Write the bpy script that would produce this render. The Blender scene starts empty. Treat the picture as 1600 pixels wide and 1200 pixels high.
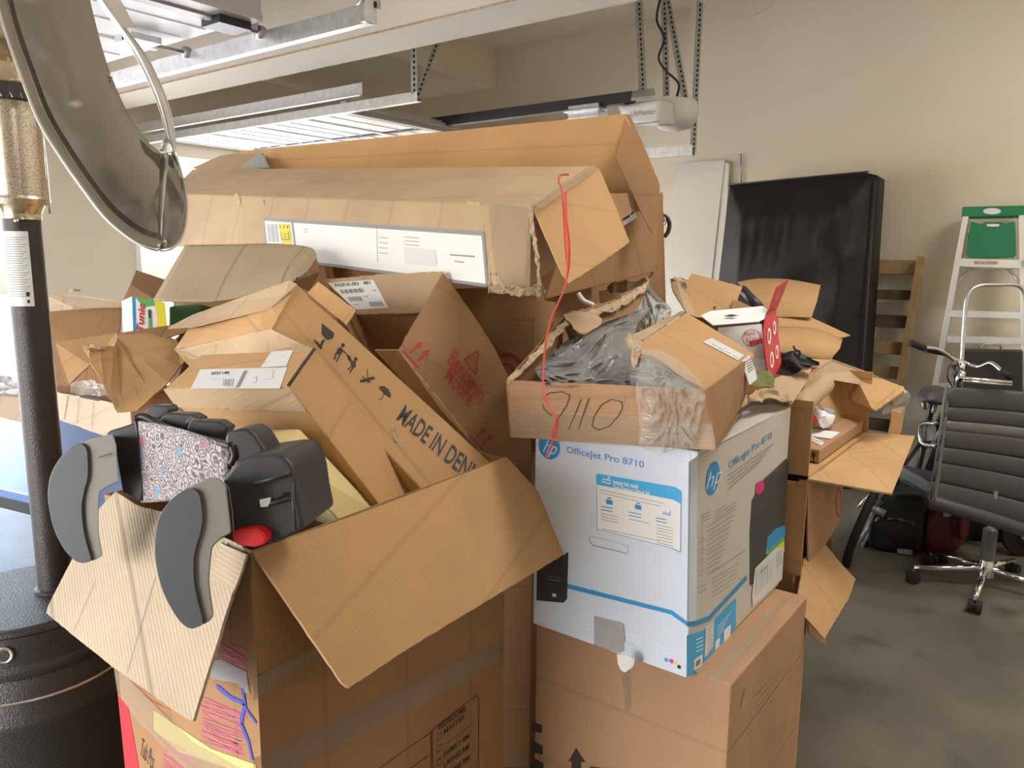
import bpy, bmesh, math, random
from mathutils import Vector, Matrix, noise
random.seed(7)
S = bpy.context.scene; COL = S.collection; D = bpy.data
V = Vector
# ---------------------------------------------------------------- camera
F = 1200.0
CAM = V((0, 0, 1.55))
_p, _y, _a = math.radians(9.46), math.radians(36.87), math.radians(0.5)
_f = V((-math.sin(_y)*math.cos(_p), math.cos(_y)*math.cos(_p), -math.sin(_p)))
_r0 = V((math.cos(_y), math.sin(_y), 0)); _u0 = _r0.cross(_f)
_r = _r0*math.cos(_a) + _u0*math.sin(_a); _u = -_r0*math.sin(_a) + _u0*math.cos(_a)
cd = D.cameras.new('camera'); cam = D.objects.new('camera', cd); COL.objects.link(cam)
cd.sensor_width = 36; cd.lens = 36*F/1600; cd.clip_start = .02; cd.clip_end = 200
cam.matrix_world = Matrix.Translation(CAM) @ Matrix((_r, _u, -_f)).transposed().to_4x4()
S.camera = cam
# ---------------------------------------------------------------- light
w = D.worlds.new('sky'); S.world = w; w.use_nodes = True
wn = w.node_tree; bg = wn.nodes['Background']
sky = wn.nodes.new('ShaderNodeTexSky'); sky.sky_type = 'NISHITA'; sky.sun_disc = False
sky.sun_elevation = math.radians(48); sky.sun_rotation = math.radians(200); sky.air_density = 1.0; sky.dust_density = 3.0
wn.links.new(sky.outputs[0], bg.inputs[0]); bg.inputs[1].default_value = 0.9
sun = D.lights.new('sun', 'SUN'); sun.energy = 4.5; sun.angle = math.radians(.6); sun.color = (1, .97, .93)
so = D.objects.new('sun', sun); COL.objects.link(so)
so.rotation_euler = V((0.10, -0.50, -0.80)).to_track_quat('-Z', 'Y').to_euler()
S.view_settings.view_transform = 'Standard'; S.view_settings.look = 'None'
S.view_settings.gamma = 1; S.view_settings.use_curve_mapping = False
S.view_settings.exposure = 1.05
S.cycles.use_denoising = True; S.cycles.max_bounces = 10; S.cycles.diffuse_bounces = 7; S.cycles.transparent_max_bounces = 12

lm = D.lights.new('ceiling_lamp', 'AREA'); lm.shape = 'RECTANGLE'; lm.size, lm.size_y = 1.2, .5; lm.energy = 24; lm.color = (1, .96, .90)
lo = D.objects.new('ceiling_lamp', lm); COL.objects.link(lo); lo.location = (0.3, 2.2, 3.50)
lm2 = lm.copy(); lm2.energy = 21; lo2 = D.objects.new('ceiling_lamp', lm2); COL.objects.link(lo2); lo2.location = (1.1, 4.4, 3.50)  # second lamp is unseen, added to brighten the upper side wall

# ---------------------------------------------------------------- helpers
def ray(x, y): return _f + _r*((x-800)/F) - _u*((y-600)/F)
def P(x, y, d): return CAM + ray(x, y)*d
def az(x, y, z): q = ray(x, y); return CAM + q*((z-CAM.z)/q.z)
def ax(x, y, X): q = ray(x, y); return CAM + q*(X/q.x)
def ay(x, y, Y): q = ray(x, y); return CAM + q*(Y/q.y)
class Plane:
    """a plane in the room, through three points"""
    def __init__(s, a, b, c):
        s.a, s.b, s.c = [P(*q) if not isinstance(q, Vector) else q for q in (a, b, c)]
        s.n = (s.b-s.a).cross(s.c-s.a).normalized()
        if s.n.dot(CAM-s.a) < 0: s.n = -s.n
    def at(s, x, y, off=0.0):
        q = ray(x, y); return CAM + q*((s.a + s.n*off - CAM).dot(s.n)/q.dot(s.n))
def thing(name, label, cat, loc=(0, 0, 0), group=None):
    o = D.objects.new(name, None); COL.objects.link(o); o.location = loc; o.empty_display_size = .05
    o['label'] = label; o['category'] = cat
    if group: o['group'] = group
    return o
def link(name, me, parent=None, kind=None, label=None):
    o = D.objects.new(name, me); COL.objects.link(o)
    if parent is not None:
        o.parent = parent
        p = parent; off = V((0, 0, 0))
        while p is not None: off += V(p.location); p = p.parent
        o.location = -off
    if kind: o['kind'] = kind
    if label: o['label'] = label
    return o
def mesh(name, vs, fs, mat, parent=None, smooth=False, uv=None, kind=None, label=None, bevel=0, bseg=2):
    me = D.meshes.new(name); me.from_pydata([tuple(v) for v in vs], [], fs); me.update()
    if mat: me.materials.append(mat)
    if uv is None:      # metre-scaled uv by face
        ul = me.uv_layers.new()
        for p in me.polygons:
            n = p.normal; a = me.vertices[p.vertices[1]].co - me.vertices[p.vertices[0]].co
            a = a - n*a.dot(n)
            a = a.normalized() if a.length > 1e-6 else V((1, 0, 0)); b = n.cross(a)
            for li in p.loop_indices:
                c = me.vertices[me.loops[li].vertex_index].co; ul.data[li].uv = (c.dot(a), c.dot(b))
    else:
        ul = me.uv_layers.new()
        for l in me.loops: ul.data[l.index].uv = uv[l.vertex_index]
    if smooth:
        for p in me.polygons: p.use_smooth = True
    o = link(name, me, parent, kind, label)
    if bevel:
        m = o.modifiers.new('b', 'BEVEL'); m.width = bevel; m.segments = bseg; m.limit_method = 'ANGLE'; m.angle_limit = .6
    return o
def prism(pts, ev, jit=0.0, step=.012):
    """polygon extruded by a vector"""
    if jit:
        q = []
        for i, a in enumerate(pts):
            b = pts[(i+1) % len(pts)]; n = max(1, int((b-a).length/step)); d = (b-a).normalized()
            side = d.cross(V(ev).normalized())
            for k in range(n):
                q.append(a.lerp(b, k/n) + (side*random.uniform(-jit, jit) if k else V((0, 0, 0))))
        pts = q
    n = len(pts); vs = list(pts) + [p + V(ev) for p in pts]
    fs = [tuple(range(n)), tuple(range(2*n-1, n-1, -1))] + [(i, i+n, (i+1) % n+n, (i+1) % n) for i in range(n)]
    return vs, [tuple(reversed(f)) for f in fs]
def poly(name, pl, px, mat, parent=None, th=.004, jit=.0, off=0.0, **k):
    """cardboard sheet of thickness th: outline on plane pl"""
    pts = [pl.at(x, y, off) for x, y in px]
    vs, fs = prism(pts, -pl.n*th, jit)
    return mesh(name, vs, fs, mat, parent, **k)
def sheet(name, pts, mat, parent=None, th=.004, jit=0, **k):
    pts = [V(p) if isinstance(p, Vector) else P(*p) for p in pts]
    n = V((0, 0, 0))
    for i, p in enumerate(pts): n += p.cross(pts[(i+1) % len(pts)])
    n.normalize()
    if n.dot(CAM-pts[0]) < 0: n = -n
    vs, fs = prism(pts, -n*th, jit)
    return mesh(name, vs, fs, mat, parent, **k)
HF = [(0, 1, 2, 3), (7, 6, 5, 4), (0, 4, 5, 1), (1, 5, 6, 2), (2, 6, 7, 3), (3, 7, 4, 0)]
def hexa(name, a4, e, mat, parent=None, bevel=.003, **k):
    """closed box: four corners and the extrusion vector or four other corners"""
    a = [q if isinstance(q, Vector) else P(*q) for q in a4]
    b = [q + e for q in a] if isinstance(e, Vector) else [q if isinstance(q, Vector) else P(*q) for q in e]
    return mesh(name, a+b, orient(a+b, HF), mat, parent, bevel=bevel, **k)
def orient(vs, fs):
    c = sum((V(v) for v in vs), V((0, 0, 0)))/len(vs); out = []
    for f in fs:
        fc = sum((V(vs[i]) for i in f), V((0, 0, 0)))/len(f)
        n = (V(vs[f[1]])-V(vs[f[0]])).cross(V(vs[f[2]])-V(vs[f[1]]))
        out.append(f if n.dot(fc-c) > 0 else tuple(reversed(f)))
    return out
def box(name, x0, x1, y0, y1, z0, z1, mat, parent=None, bevel=0, **k):
    vs = [V(c) for c in ((x0, y0, z0), (x1, y0, z0), (x1, y1, z0), (x0, y1, z0), (x0, y0, z1), (x1, y0, z1), (x1, y1, z1), (x0, y1, z1))]
    return mesh(name, vs, orient(vs, HF), mat, parent, bevel=bevel, **k)
def tub(name, a4, e, mat, parent, th=.004, floor_=True, **k):
    """open box: rim corners a4 in order, walls go down along e"""
    a = [q if isinstance(q, Vector) else P(*q) for q in a4]; c = sum(a, V((0, 0, 0)))/4
    i4 = [q + (c-q).normalized()*th*1.4 for q in a]
    vs = a + [q+e for q in a] + i4 + [q+e*.985 for q in i4]; fs = []
    for i in range(4):
        j = (i+1) % 4
        fs += [(i, j, 4+j, 4+i), (8+j, 8+i, 12+i, 12+j), (j, i, 8+i, 8+j)]
    fs += [(7, 6, 5, 4), (12, 13, 14, 15)]
    o = mesh(name, vs, fs, mat, parent, **k)
    bm = bmesh.new(); bm.from_mesh(o.data); bmesh.ops.recalc_face_normals(bm, faces=bm.faces); bm.to_mesh(o.data); bm.free()
    return o
def loft(name, rows, mat, parent=None, th=0, smooth=True, sub=0, **k):
    """rows of equal numbers of points"""
    R = [[q if isinstance(q, Vector) else P(*q) for q in r] for r in rows]
    n = len(R[0]); vs = [p for r in R for p in r]
    fs = [(i*n+j, i*n+j+1, (i+1)*n+j+1, (i+1)*n+j) for i in range(len(R)-1) for j in range(n-1)]
    uv = []
    for i, r in enumerate(R):
        s = 0
        for j, p in enumerate(r):
            if j: s += (p-r[j-1]).length
            t = (p-R[0][j]).length
            uv.append((t, s))
    o = mesh(name, vs, fs, mat, parent, smooth, uv, **k)
    if sub: m = o.modifiers.new('s', 'SUBSURF'); m.levels = m.render_levels = sub
    if th: m = o.modifiers.new('t', 'SOLIDIFY'); m.thickness = th; m.offset = 0
    return o
def interp(pts, n):
    """smooth resample of a polyline (Catmull-Rom)"""
    pts = [V(p) for p in pts]; m = len(pts)-1; out = []
    for i in range(n):
        t = i/(n-1)*m; k = min(int(t), m-1); t -= k
        p0, p1, p2, p3 = pts[max(k-1, 0)], pts[k], pts[k+1], pts[min(k+2, m)]
        out.append(.5*((2*p1)+(p2-p0)*t+(2*p0-5*p1+4*p2-p3)*t*t+(3*p1-p0-3*p2+p3)*t**3))
    return out
def tube_data(path, r, seg=8, n=None, closed=False):
    pts = interp(path, n) if n else [V(p) for p in path]
    R = r if callable(r) else (lambda t: r); vs = []; fs = []
    t0 = (pts[1]-pts[0]).normalized(); up = V((0, 0, 1)) if abs(t0.z) < .9 else V((1, 0, 0))
    a = t0.cross(up).normalized(); m = len(pts)
    for i, p in enumerate(pts):
        t = ((pts[(i+1) % m] if closed else pts[min(i+1, m-1)]) - (pts[i-1] if closed else pts[max(i-1, 0)])).normalized()
        a = (a - t*a.dot(t)).normalized(); b = t.cross(a); rr = R(i/(m-1))
        for k in range(seg):
            th = 2*math.pi*k/seg; vs.append(p + (a*math.cos(th)+b*math.sin(th))*rr)
    for i in range(m if closed else m-1):
        i2 = (i+1) % m
        for k in range(seg): fs.append((i*seg+k, i*seg+(k+1) % seg, i2*seg+(k+1) % seg, i2*seg+k))
    if not closed: fs += [tuple(range(seg-1, -1, -1)), tuple((m-1)*seg+k for k in range(seg))]
    return vs, fs
def tube(name, path, r, mat, parent=None, seg=8, n=None, closed=False, **k):
    path = [q if isinstance(q, Vector) else P(*q) for q in path]
    vs, fs = tube_data(path, r, seg, n, closed)
    return mesh(name, vs, fs, mat, parent, smooth=True, **k)
def tubes(name, lst, mat, parent=None, seg=6, **k):
    vs = []; fs = []
    for path, r in lst:
        v, f = tube_data([q if isinstance(q, Vector) else P(*q) for q in path], r, seg)
        b = len(vs); vs += v; fs += [tuple(i+b for i in q) for q in f]
    return mesh(name, vs, fs, mat, parent, smooth=True, **k)
def lathe(name, base, prof, mat, parent=None, seg=40, axis=V((0, 0, 1)), smooth=True, **k):
    """prof: (r, h) pairs about an axis from base"""
    ax_ = axis.normalized(); s = V((1, 0, 0)) if abs(ax_.x) < .9 else V((0, 1, 0))
    a = ax_.cross(s).normalized(); b = ax_.cross(a); vs = []; fs = []
    for r, h in prof:
        for i in range(seg):
            t = 2*math.pi*i/seg; vs.append(base + ax_*h + (a*math.cos(t)+b*math.sin(t))*max(r, 1e-4))
    for j in range(len(prof)-1):
        for i in range(seg): fs.append((j*seg+i, j*seg+(i+1) % seg, (j+1)*seg+(i+1) % seg, (j+1)*seg+i))
    fs += [tuple(range(seg-1, -1, -1)), tuple((len(prof)-1)*seg+i for i in range(seg))]
    o = mesh(name, vs, fs, mat, parent, smooth, **k)
    bm = bmesh.new(); bm.from_mesh(o.data); bmesh.ops.recalc_face_normals(bm, faces=bm.faces); bm.to_mesh(o.data); bm.free()
    m = o.modifiers.new('e', 'EDGE_SPLIT'); m.split_angle = .7
    return o
def marks(name, pl, items, mat, parent, off=.0008, **k):
    """flat print on a plane: items are polygons [(x,y)..] or strokes (x0,y0,x1,y1,width_m)"""
    vs = []; fs = []
    for it in items:
        if isinstance(it, list): q = [pl.at(x, y, off) for x, y in it]
        else:
            a, b = pl.at(it[0], it[1], off), pl.at(it[2], it[3], off); s = (b-a).cross(pl.n).normalized()*it[4]/2
            q = [a-s, b-s, b+s, a+s]
        n0 = (q[1]-q[0]).cross(q[2]-q[1])
        if len(q) == 4 and n0.dot(pl.n) < 0: q.reverse()
        fs.append(tuple(range(len(vs), len(vs)+len(q)))); vs += q
    return mesh(name, vs, fs, mat, parent, **k)
_dgn = [0]
def text(name, txt, pl, p0, p1, pu, mat, parent, off=.001, bold=0, shear=0, align_h=True):
    """flat lettering: baseline p0..p1 in the picture, cap height up to pu"""
    cu = D.curves.new('lettering', 'FONT'); cu.body = txt; cu.size = 1; cu.offset = bold; cu.resolution_u = 3; cu.shear = shear
    ob = D.objects.new('lettering', cu); COL.objects.link(ob)
    bpy.context.view_layer.update()
    me = D.meshes.new_from_object(ob.evaluated_get(bpy.context.evaluated_depsgraph_get()))
    COL.objects.unlink(ob); D.objects.remove(ob)
    xs = [v.co.x for v in me.vertices]
    if not xs: return
    x0, x1 = min(xs), max(xs)
    A = pl.at(*p0, off); B = pl.at(*p1, off); U = pl.at(*pu, off)
    for v in me.vertices:
        s = (v.co.x-x0)/(x1-x0); t = v.co.y/.7
        v.co = A + (B-A)*s + (U-A)*t
    me.materials.clear(); me.materials.append(mat); me.name = name
    return link(name, me, parent)

# ---------------------------------------------------------------- materials
def mat(name, col, rough=.6, metal=0, bump=0, bscale=40, var=0, vscale=4, alpha=1, trans=0, spec=.5, emit=0, coat=0):
    m = D.materials.new(name); m.use_nodes = True; nt = m.node_tree; b = nt.nodes['Principled BSDF']
    b.inputs['Base Color'].default_value = (*col, 1); b.inputs['Roughness'].default_value = rough
    b.inputs['Metallic'].default_value = metal; b.inputs['Alpha'].default_value = alpha
    b.inputs['Transmission Weight'].default_value = trans; b.inputs['Specular IOR Level'].default_value = spec
    b.inputs['Coat Weight'].default_value = coat
    tc = nt.nodes.new('ShaderNodeTexCoord')
    if var:
        n = nt.nodes.new('ShaderNodeTexNoise'); n.inputs['Scale'].default_value = vscale; n.inputs['Detail'].default_value = 5
        nt.links.new(tc.outputs['Object'], n.inputs['Vector'])
        mx = nt.nodes.new('ShaderNodeMix'); mx.data_type = 'RGBA'
        mx.inputs[6].default_value = (*[c*(1-var) for c in col], 1); mx.inputs[7].default_value = (*[min(1, c*(1+var)) for c in col], 1)
        mp = nt.nodes.new('ShaderNodeMapRange'); mp.inputs[1].default_value = .3; mp.inputs[2].default_value = .7
        nt.links.new(n.outputs[0], mp.inputs[0]); nt.links.new(mp.outputs[0], mx.inputs[0]); nt.links.new(mx.outputs[2], b.inputs['Base Color'])
    if bump:
        n2 = nt.nodes.new('ShaderNodeTexNoise'); n2.inputs['Scale'].default_value = bscale; n2.inputs['Detail'].default_value = 4
        nt.links.new(tc.outputs['Object'], n2.inputs['Vector'])
        bp = nt.nodes.new('ShaderNodeBump'); bp.inputs['Strength'].default_value = bump; bp.inputs['Distance'].default_value = .01
        nt.links.new(n2.outputs[0], bp.inputs['Height']); nt.links.new(bp.outputs[0], b.inputs['Normal'])
    return m
def board(name, col, ribs=.25, period=.0075, crease=.35, dirt=.10):
    """corrugated cardboard: flutes, a few long creases, soft blotches"""
    m = D.materials.new(name); m.use_nodes = True; nt = m.node_tree; b = nt.nodes['Principled BSDF']
    N = nt.nodes.new; L = nt.links.new
    b.inputs['Roughness'].default_value = .72; b.inputs['Specular IOR Level'].default_value = .3
    tc = N('ShaderNodeTexCoord')
    n = N('ShaderNodeTexNoise'); n.inputs['Scale'].default_value = 5; n.inputs['Detail'].default_value = 6; L(tc.outputs['Object'], n.inputs['Vector'])
    n3 = N('ShaderNodeTexNoise'); n3.inputs['Scale'].default_value = 260; L(tc.outputs['Object'], n3.inputs['Vector'])
    wv = N('ShaderNodeTexWave'); wv.inputs['Scale'].default_value = 1/(period*3.183); wv.inputs['Distortion'].default_value = .15
    wv.inputs['Detail Scale'].default_value = .6
    L(tc.outputs['UV'], wv.inputs['Vector'])
    wc = N('ShaderNodeTexWave'); wc.inputs['Scale'].default_value = 1.6; wc.inputs['Distortion'].default_value = .25; wc.inputs['Detail'].default_value = 1
    wc.inputs['Detail Scale'].default_value = .35
    L(tc.outputs['UV'], wc.inputs['Vector'])
    cr = N('ShaderNodeValToRGB'); cr.color_ramp.elements[0].position = .0; cr.color_ramp.elements[0].color = (0, 0, 0, 1)
    cr.color_ramp.elements[1].position = .012; cr.color_ramp.elements[1].color = (1, 1, 1, 1); L(wc.outputs['Fac'], cr.inputs[0])
    mx = N('ShaderNodeMix'); mx.data_type = 'RGBA'
    mp = N('ShaderNodeMapRange'); mp.inputs[1].default_value = .3; mp.inputs[2].default_value = .7; L(n.outputs[0], mp.inputs[0])
    L(mp.outputs[0], mx.inputs[0]); mx.inputs[6].default_value = (*[c*(1-dirt) for c in col], 1); mx.inputs[7].default_value = (*[c*(1+dirt*.7) for c in col], 1)
    m2 = N('ShaderNodeMix'); m2.data_type = 'RGBA'; m2.blend_type = 'MULTIPLY'; m2.inputs[0].default_value = crease*.3
    L(mx.outputs[2], m2.inputs[6]); L(cr.outputs[0], m2.inputs[7])
    m3 = N('ShaderNodeMix'); m3.data_type = 'RGBA'; m3.blend_type = 'MULTIPLY'; m3.inputs[0].default_value = ribs*.16
    L(m2.outputs[2], m3.inputs[6]); L(wv.outputs['Color'], m3.inputs[7]); L(m3.outputs[2], b.inputs['Base Color'])
    s = N('ShaderNodeMath'); s.operation = 'MULTIPLY_ADD'; s.inputs[1].default_value = ribs; L(wv.outputs['Fac'], s.inputs[0])
    s2 = N('ShaderNodeMath'); s2.operation = 'MULTIPLY_ADD'; s2.inputs[1].default_value = crease*3; L(cr.outputs[0], s2.inputs[0]); 
    s3 = N('ShaderNodeMath'); s3.operation = 'MULTIPLY_ADD'; s3.inputs[1].default_value = 2.5; L(n.outputs[0], s3.inputs[0]); L(n3.outputs[0], s3.inputs[2])
    L(s3.outputs[0], s2.inputs[2]); L(s2.outputs[0], s.inputs[2])
    bp = N('ShaderNodeBump'); bp.inputs['Strength'].default_value = .5; bp.inputs['Distance'].default_value = .0016
    L(s.outputs[0], bp.inputs['Height']); L(bp.outputs[0], b.inputs['Normal'])
    return m
M = {}
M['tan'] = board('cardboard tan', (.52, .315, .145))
M['tan_ribbed'] = board('cardboard ribbed tan', (.43, .345, .24), ribs=.7, period=.007, crease=.8)
M['tan_light'] = board('cardboard light tan', (.49, .36, .225))
M['pale'] = board('cardboard pale', (.60, .47, .34), ribs=.9)
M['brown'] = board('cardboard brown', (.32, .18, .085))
M['pinkish'] = board('cardboard pinkish brown', (.42, .25, .14))
M['kraft'] = mat('kraft paper', (.47, .33, .2), .8, bump=.6, bscale=14, var=.12)
M['torn'] = mat('torn cardboard core', (.55, .42, .28), .9, bump=1, bscale=120, var=.25, vscale=60)
M['glossbox'] = mat('white printed carton', (.62, .70, .82), .38, var=.03, bump=.06, bscale=6)  # white carton; blue sky light on its front is put into the colour
M['glossbox_side'] = mat('grey printed carton side', (.56, .53, .48), .42, var=.03, bump=.06, bscale=6)  # same carton; dimmer, warmer light on side and top put into the colour
M['white'] = mat('white paper', (.80, .81, .82), .5)
M['label'] = mat('shipping label paper', (.68, .70, .71), .4, bump=.12, bscale=12)
M['labelgrey'] = mat('grey label print', (.27, .28, .30), .5)
M['ink'] = mat('black ink', (.022, .02, .02), .6)
M['ink_dark'] = mat('dark brown ink', (.05, .03, .025), .7)
M['ink_grey'] = mat('grey ink', (.22, .21, .20), .6)
M['red_ink'] = mat('red ink', (.36, .03, .03), .6)
M['pink_ink'] = mat('pink marker ink', (.62, .10, .25), .6)
M['blue'] = mat('print blue', (.02, .28, .62), .4)
M['cyan'] = mat('print light blue', (.03, .40, .78), .4)
M['blue_marker'] = mat('blue paint marker', (.05, .07, .42), .5)
M['yellow'] = mat('yellow print', (.75, .66, .04), .5)
M['smear'] = mat('yellow green crayon', (.52, .46, .17), .6)
M['red'] = mat('red carton', (.55, .03, .04), .4)
M['red_plastic'] = mat('red plastic', (.55, .012, .015), .35)
M['magenta'] = mat('magenta print', (.7, .02, .22), .5)
M['green'] = mat('green plastic', (.0, .20, .085), .4)
M['green_print'] = mat('green print', (.10, .42, .12), .45)
M['darkgreen'] = mat('dark green plastic', (.02, .09, .015), .5)
M['ribbon'] = mat('red ribbon', (.60, .07, .05), .5)
M['photo_dark'] = mat('printed dark printer picture', (.04, .038, .04), .35, var=.3, vscale=8)
M['tape'] = mat('packing tape', (.50, .41, .28), .22, alpha=.42, spec=.7, bump=.15, bscale=60)
M['tape_dark'] = mat('grey packing tape', (.36, .30, .24), .3, alpha=.45, spec=.6, bump=.15, bscale=60)
M['wall'] = mat('painted drywall', (.73, .665, .545), .85, bump=.05, bscale=80, var=.015)
M['ceil'] = mat('painted ceiling', (.72, .67, .58), .9, bump=.1, bscale=120)
M['doorwhite'] = mat('white door steel', (.86, .86, .86), .45, bump=.05, bscale=200)
M['doorgrey'] = mat('grey aluminium door rail', (.40, .39, .37), .45, metal=.3)
M['galv'] = mat('galvanised steel', (.62, .63, .64), .34, metal=.85, var=.12, vscale=25, bump=.05, bscale=60)
M['galvdark'] = mat('weathered perforated steel', (.40, .41, .39), .45, metal=.7, var=.2, vscale=40)
M['hole'] = mat('punched hole', (.012, .012, .012), .9)
M['steel'] = mat('brushed aluminium reflector', (.40, .375, .335), .17, metal=1, var=.03, vscale=2)
M['steelbright'] = mat('bright rolled aluminium', (.80, .80, .80), .25, metal=1)
M['gold'] = mat('brassy stainless steel', (.66, .56, .40), .22, metal=1)
M['chrome'] = mat('chrome', (.75, .75, .75), .12, metal=1)
M['blackpole'] = mat('hammered bronze black paint', (.028, .022, .02), .35, bump=.25, bscale=300)
M['housing'] = mat('hammered black housing', (.04, .037, .035), .32, bump=.35, bscale=260)
M['plastic'] = mat('dark grey plastic', (.034, .035, .040), .42, bump=.06, bscale=500)
M['plastic_pad'] = mat('slate grey moulded pad', (.045, .055, .066), .45, bump=.05, bscale=500)
M['plastic_light'] = mat('warm grey plastic', (.19, .18, .16), .45)
M['blackcloth'] = mat('black fabric', (.008, .007, .0075), .55, bump=.5, bscale=8, spec=.4)
M['black'] = mat('black plastic', (.014, .014, .015), .4)
M['blackbag'] = mat('black nylon', (.010, .010, .013), .55, bump=.6, bscale=18)
M['burgundy'] = mat('burgundy nylon', (.10, .006, .014), .5, bump=.4, bscale=18)
M['leather'] = mat('charcoal leather', (.055, .052, .055), .5, bump=.12, bscale=90)
M['leatherstrap'] = mat('grey leather band', (.13, .125, .115), .4, bump=.1, bscale=90)
M['wood'] = mat('raw pine', (.40, .27, .13), .75, var=.22, vscale=9, bump=.2, bscale=30)
M['wooddark'] = mat('old dark board', (.12, .085, .055), .8, var=.3, vscale=12)
M['aluminium'] = mat('ladder aluminium', (.72, .72, .71), .38, metal=.55)
M['foam'] = mat('yellow foam', (.72, .60, .28), .9, bump=.15, bscale=300)
M['tabletop'] = mat('blue table top', (.09, .19, .40), .3)
M['whitepaint'] = mat('white board', (.74, .72, .66), .6)
M['opener'] = mat('opener white plastic', (.70, .70, .68), .35)
M['wire'] = mat('white cable', (.7, .68, .64), .5)
M['film'] = mat('grey plastic film', (.25, .26, .265), .15, alpha=.93, spec=.8, bump=.3, bscale=18)
M['filmwhite'] = mat('whitish plastic film', (.50, .53, .52), .18, alpha=.85, spec=.8, bump=.3, bscale=18)
M['filmclear'] = mat('clear plastic film', (.58, .57, .54), .12, alpha=.36, spec=1, bump=.6, bscale=26)
M['rubber'] = mat('black rubber', (.012, .012, .012), .7)
M['olive'] = mat('olive green cloth', (.16, .18, .06), .9, bump=.4)
def concrete(name, a, b_, rough):
    m = mat(name, a, rough, bump=.08, bscale=40); nt = m.node_tree; b = nt.nodes['Principled BSDF']; N = nt.nodes.new; L = nt.links.new
    tc = N('ShaderNodeTexCoord'); n = N('ShaderNodeTexNoise'); n.inputs['Scale'].default_value = 1.6; n.inputs['Detail'].default_value = 9; n.inputs['Roughness'].default_value = .62
    L(tc.outputs['Object'], n.inputs['Vector']); r = N('ShaderNodeValToRGB'); r.color_ramp.elements[0].position = .35; r.color_ramp.elements[1].position = .62
    r.color_ramp.elements[0].color = (*b_, 1); r.color_ramp.elements[1].color = (*a, 1); L(n.outputs[0], r.inputs[0])
    n2 = N('ShaderNodeTexNoise'); n2.inputs['Scale'].default_value = 4.5; n2.inputs['Detail'].default_value = 3; L(tc.outputs['Object'], n2.inputs['Vector'])
    r2 = N('ShaderNodeValToRGB'); r2.color_ramp.elements[0].position = .28; r2.color_ramp.elements[0].color = (.5, .5, .48, 1); r2.color_ramp.elements[1].position = .42
    L(n2.outputs[0], r2.inputs[0]); mx = N('ShaderNodeMix'); mx.data_type = 'RGBA'; mx.blend_type = 'MULTIPLY'; mx.inputs[0].default_value = .8
    L(r.outputs[0], mx.inputs[6]); L(r2.outputs[0], mx.inputs[7]); L(mx.outputs[2], b.inputs['Base Color']); return m
M['floor'] = concrete('stained concrete floor', (.165, .15, .115), (.10, .092, .068), .42)
M['drive'] = concrete('driveway concrete', (.62, .60, .56), (.52, .50, .47), .8)
# floral fabric
def floral():
    m = mat('floral fabric', (.62, .58, .58), .85); nt = m.node_tree; b = nt.nodes['Principled BSDF']; N = nt.nodes.new; L = nt.links.new
    tc = N('ShaderNodeTexCoord')
    v = N('ShaderNodeTexVoronoi'); v.inputs['Scale'].default_value = 58; L(tc.outputs['UV'], v.inputs['Vector'])
    v2 = N('ShaderNodeTexVoronoi'); v2.inputs['Scale'].default_value = 150; v2.feature = 'DISTANCE_TO_EDGE'; L(tc.outputs['UV'], v2.inputs['Vector'])
    w1 = N('ShaderNodeMath'); w1.operation = 'MULTIPLY'; w1.inputs[1].default_value = 26; L(v.outputs['Distance'], w1.inputs[0])
    w2 = N('ShaderNodeMath'); w2.operation = 'SINE'; L(w1.outputs[0], w2.inputs[0])
    r = N('ShaderNodeValToRGB'); e = r.color_ramp.elements; e[0].position = 0; e[0].color = (.14, .11, .14, 1); e[1].position = .6; e[1].color = (.50, .46, .47, 1)
    mr = N('ShaderNodeMapRange'); mr.inputs[1].default_value = -1; L(w2.outputs[0], mr.inputs[0]); L(mr.outputs[0], r.inputs[0])
    r2 = N('ShaderNodeValToRGB'); r2.color_ramp.elements[0].color = (.25, .2, .24, 1); r2.color_ramp.elements[1].position = .14; L(v2.outputs['Distance'], r2.inputs[0])
    mx = N('ShaderNodeMix'); mx.data_type = 'RGBA'; mx.blend_type = 'MULTIPLY'; mx.inputs[0].default_value = .75; L(r.outputs[0], mx.inputs[6]); L(r2.outputs[0], mx.inputs[7])
    # a few coloured blossoms by cell
    sp = N('ShaderNodeSeparateColor'); L(v.outputs['Color'], sp.inputs[0])
    c1 = N('ShaderNodeMath'); c1.operation = 'GREATER_THAN'; c1.inputs[1].default_value = .88; L(sp.outputs[0], c1.inputs[0])
    c2 = N('ShaderNodeMath'); c2.operation = 'LESS_THAN'; c2.inputs[1].default_value = .42; L(v.outputs['Distance'], c2.inputs[0])
    c3 = N('ShaderNodeMath'); c3.operation = 'MULTIPLY'; L(c1.outputs[0], c3.inputs[0]); L(c2.outputs[0], c3.inputs[1])
    cc = N('ShaderNodeMix'); cc.data_type = 'RGBA'; cc.inputs[6].default_value = (.50, .10, .22, 1); cc.inputs[7].default_value = (.10, .34, .50, 1)
    g = N('ShaderNodeMath'); g.operation = 'GREATER_THAN'; g.inputs[1].default_value = .5; L(sp.outputs[1], g.inputs[0]); L(g.outputs[0], cc.inputs[0])
    c4 = N('ShaderNodeMath'); c4.operation = 'MULTIPLY'; c4.inputs[1].default_value = .8; L(c3.outputs[0], c4.inputs[0])
    fx = N('ShaderNodeMix'); fx.data_type = 'RGBA'; L(c4.outputs[0], fx.inputs[0]); L(mx.outputs[2], fx.inputs[6]); L(cc.outputs[2], fx.inputs[7])
    L(fx.outputs[2], b.inputs['Base Color']); return m
M['floral'] = floral()
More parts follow.
